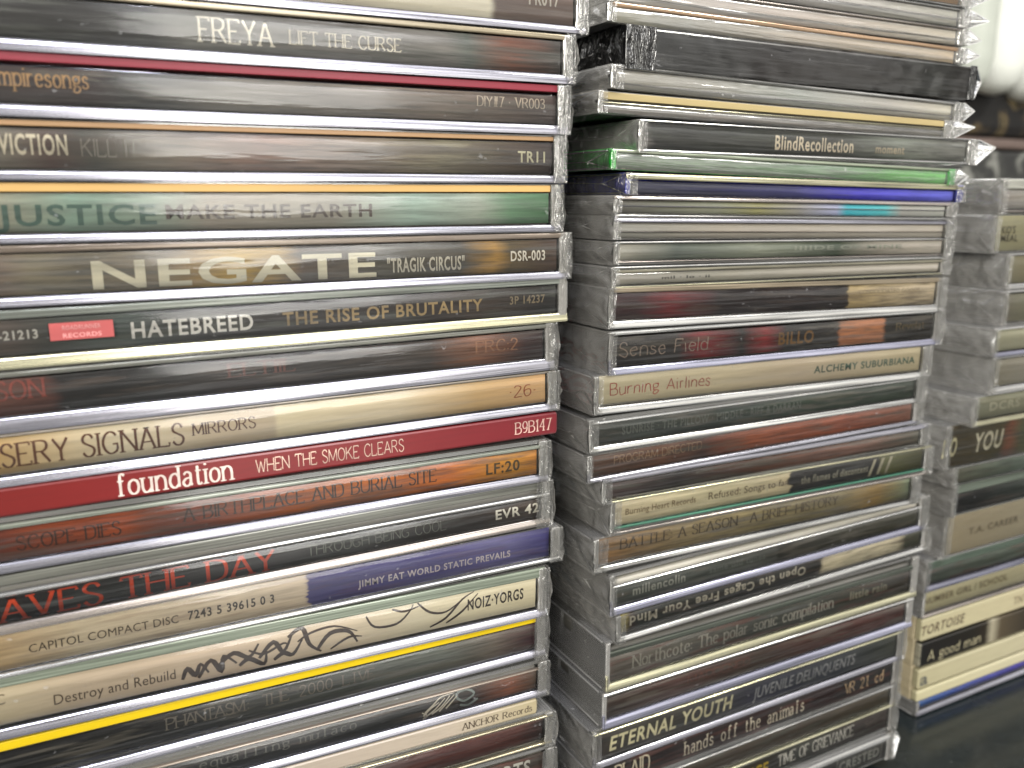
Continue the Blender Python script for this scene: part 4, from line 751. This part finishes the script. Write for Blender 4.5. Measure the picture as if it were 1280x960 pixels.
# ------------------------------------------------------------------ blurred shop behind the right stack
def cloth(name, hexs, scale):
    m, nt, out = new_mat(name)
    n = noise_n(nt, (scale,)*3, 1.0, 3, dist=.6)
    st = [(p, lin(c)) for p, c in hexs]
    rp = ramp(nt, st); nt.links.new(n, rp.inputs[0])
    p = principled(nt, rp.outputs[0], .8); nt.links.new(p.outputs[0], out.inputs[0])
    return m
def bg(Y, dx, dz): return (Y*dx, Y*1.0, Y*dz)      # a point at depth Y along a sight direction
Y = 900.0
white = cloth('white_cotton', [(.3, 'd0d2c8'), (.7, 'e4e6dc')], 8)
greyish = cloth('pale_grey_cotton', [(.3, 'a8aca0'), (.7, 'c0c4b8')], 8)
for k, (xa, xb, zl) in enumerate(((1366, 1426, .186*Y), (1440, 1552, .183*Y), (1562, 1700, .18*Y))):
    # a sleeve hanging down: tapered, rounded at the foot
    root = thing('white_garment', (Y*(xa+xb)/2000, Y+30*k, CAM_Z+zl),
                 ['narrow pale sleeve hanging beside the spiky wrapped discs, out of focus', 'broad bright white sleeve hanging in the top right corner, out of focus',
                  'white sleeve hanging past the right edge of the frame'][k], 'garment', 'white garments hanging in the shop behind')
    mb = MB(); w = Y*(xb-xa)/2000; N = 20
    prof = [(0, .12), (.012, .5), (.04, .82), (.10, .98), (.3, 1.0), (.6, .9), (1, .85)]
    Hh = 430
    for t, s in prof:
        for q in range(N):
            a = 2*math.pi*q/N
            rr_ = 1+.05*math.sin(5*a+k)
            mb.v.append((w*s*rr_*math.cos(a), w*.8*s*rr_*math.sin(a), Hh*t))
    for r in range(len(prof)-1):
        for q in range(N): mb.f.append((r*N+q, r*N+(q+1) % N, (r+1)*N+(q+1) % N, (r+1)*N+q))
    mb.f.append(tuple(reversed(range(N)))); mb.f.append(tuple((len(prof)-1)*N+q for q in range(N)))
    mb.build('sleeve', greyish if k == 0 else white, root, smooth=True)
    MB().bbox(-w*.86, w*.86, -w*.7, w*.7, Hh*1.002, Hh*1.03, 2).build('collar_band', greyish if k == 0 else white, root)
# folded black shirt with a gold print on a shelf, grey patterned box under it
sh = thing('folded_shirt', (Y*1.62, Y+60, CAM_Z+.112*Y), 'folded black shirt with gold print lying on the shelf behind, out of focus', 'shirt')
MB().bbox(-330, 330, 0, 240, 3, 92, 18).build('folded_body', cloth('black_gold_print', [(.48, '12100e'), (.57, '4c402c'), (.62, '685c3c'), (.68, '181410')], 24), sh)
sf = thing('shelf', (Y*1.62, Y+45, CAM_Z+.094*Y), 'pinkish brown shelf edge behind the middle stack, out of focus', 'shelf')
MB().bbox(-360, 360, 0, 280, 0, 16, 3).build('shelf_board', solid('pinkish_board', '6c5c54', .5), sf)
for s_ in (-330, 330): MB().bbox(s_-8, s_+8, 120, 160, -CAM_Z-.094*Y+.2, -.2, 2).build('shelf_post', solid('dark_steel', '2c2c2c', .4), sf)
pb = thing('patterned_box', (Y*1.62, Y+40, .2), 'dark grey box with a pale blotchy print under the shelf, out of focus', 'box')
MB().bbox(-320, 320, 0, 250, 0, CAM_Z+.088*Y, 4).build('box_body', cloth('grey_mottled_print', [(.42, '2c2c2a'), (.55, '3c3c38'), (.63, '84847c'), (.72, '5c5c56')], 22), pb)
# dark back of the shop
MB().box(-2600, 3600, 2600, 2640, -700, 2300).build('back_wall', solid('shop_wall', '2c2a28', .8), None, kind='structure')
MB().box(-3000, 3800, -3200, 2600, -760, -740).build('floor', solid('shop_floor', '3a3632', .5), None, kind='structure')
rt = MB()
for x in (-640, 1090):
    for y in (-440, 840): rt.box(x-20, x+20, y-20, y+20, -740, -30.2)
tb = rt
tb.build('table_frame', solid('dark_steel', '2c2c2c', .4), None, kind='structure')
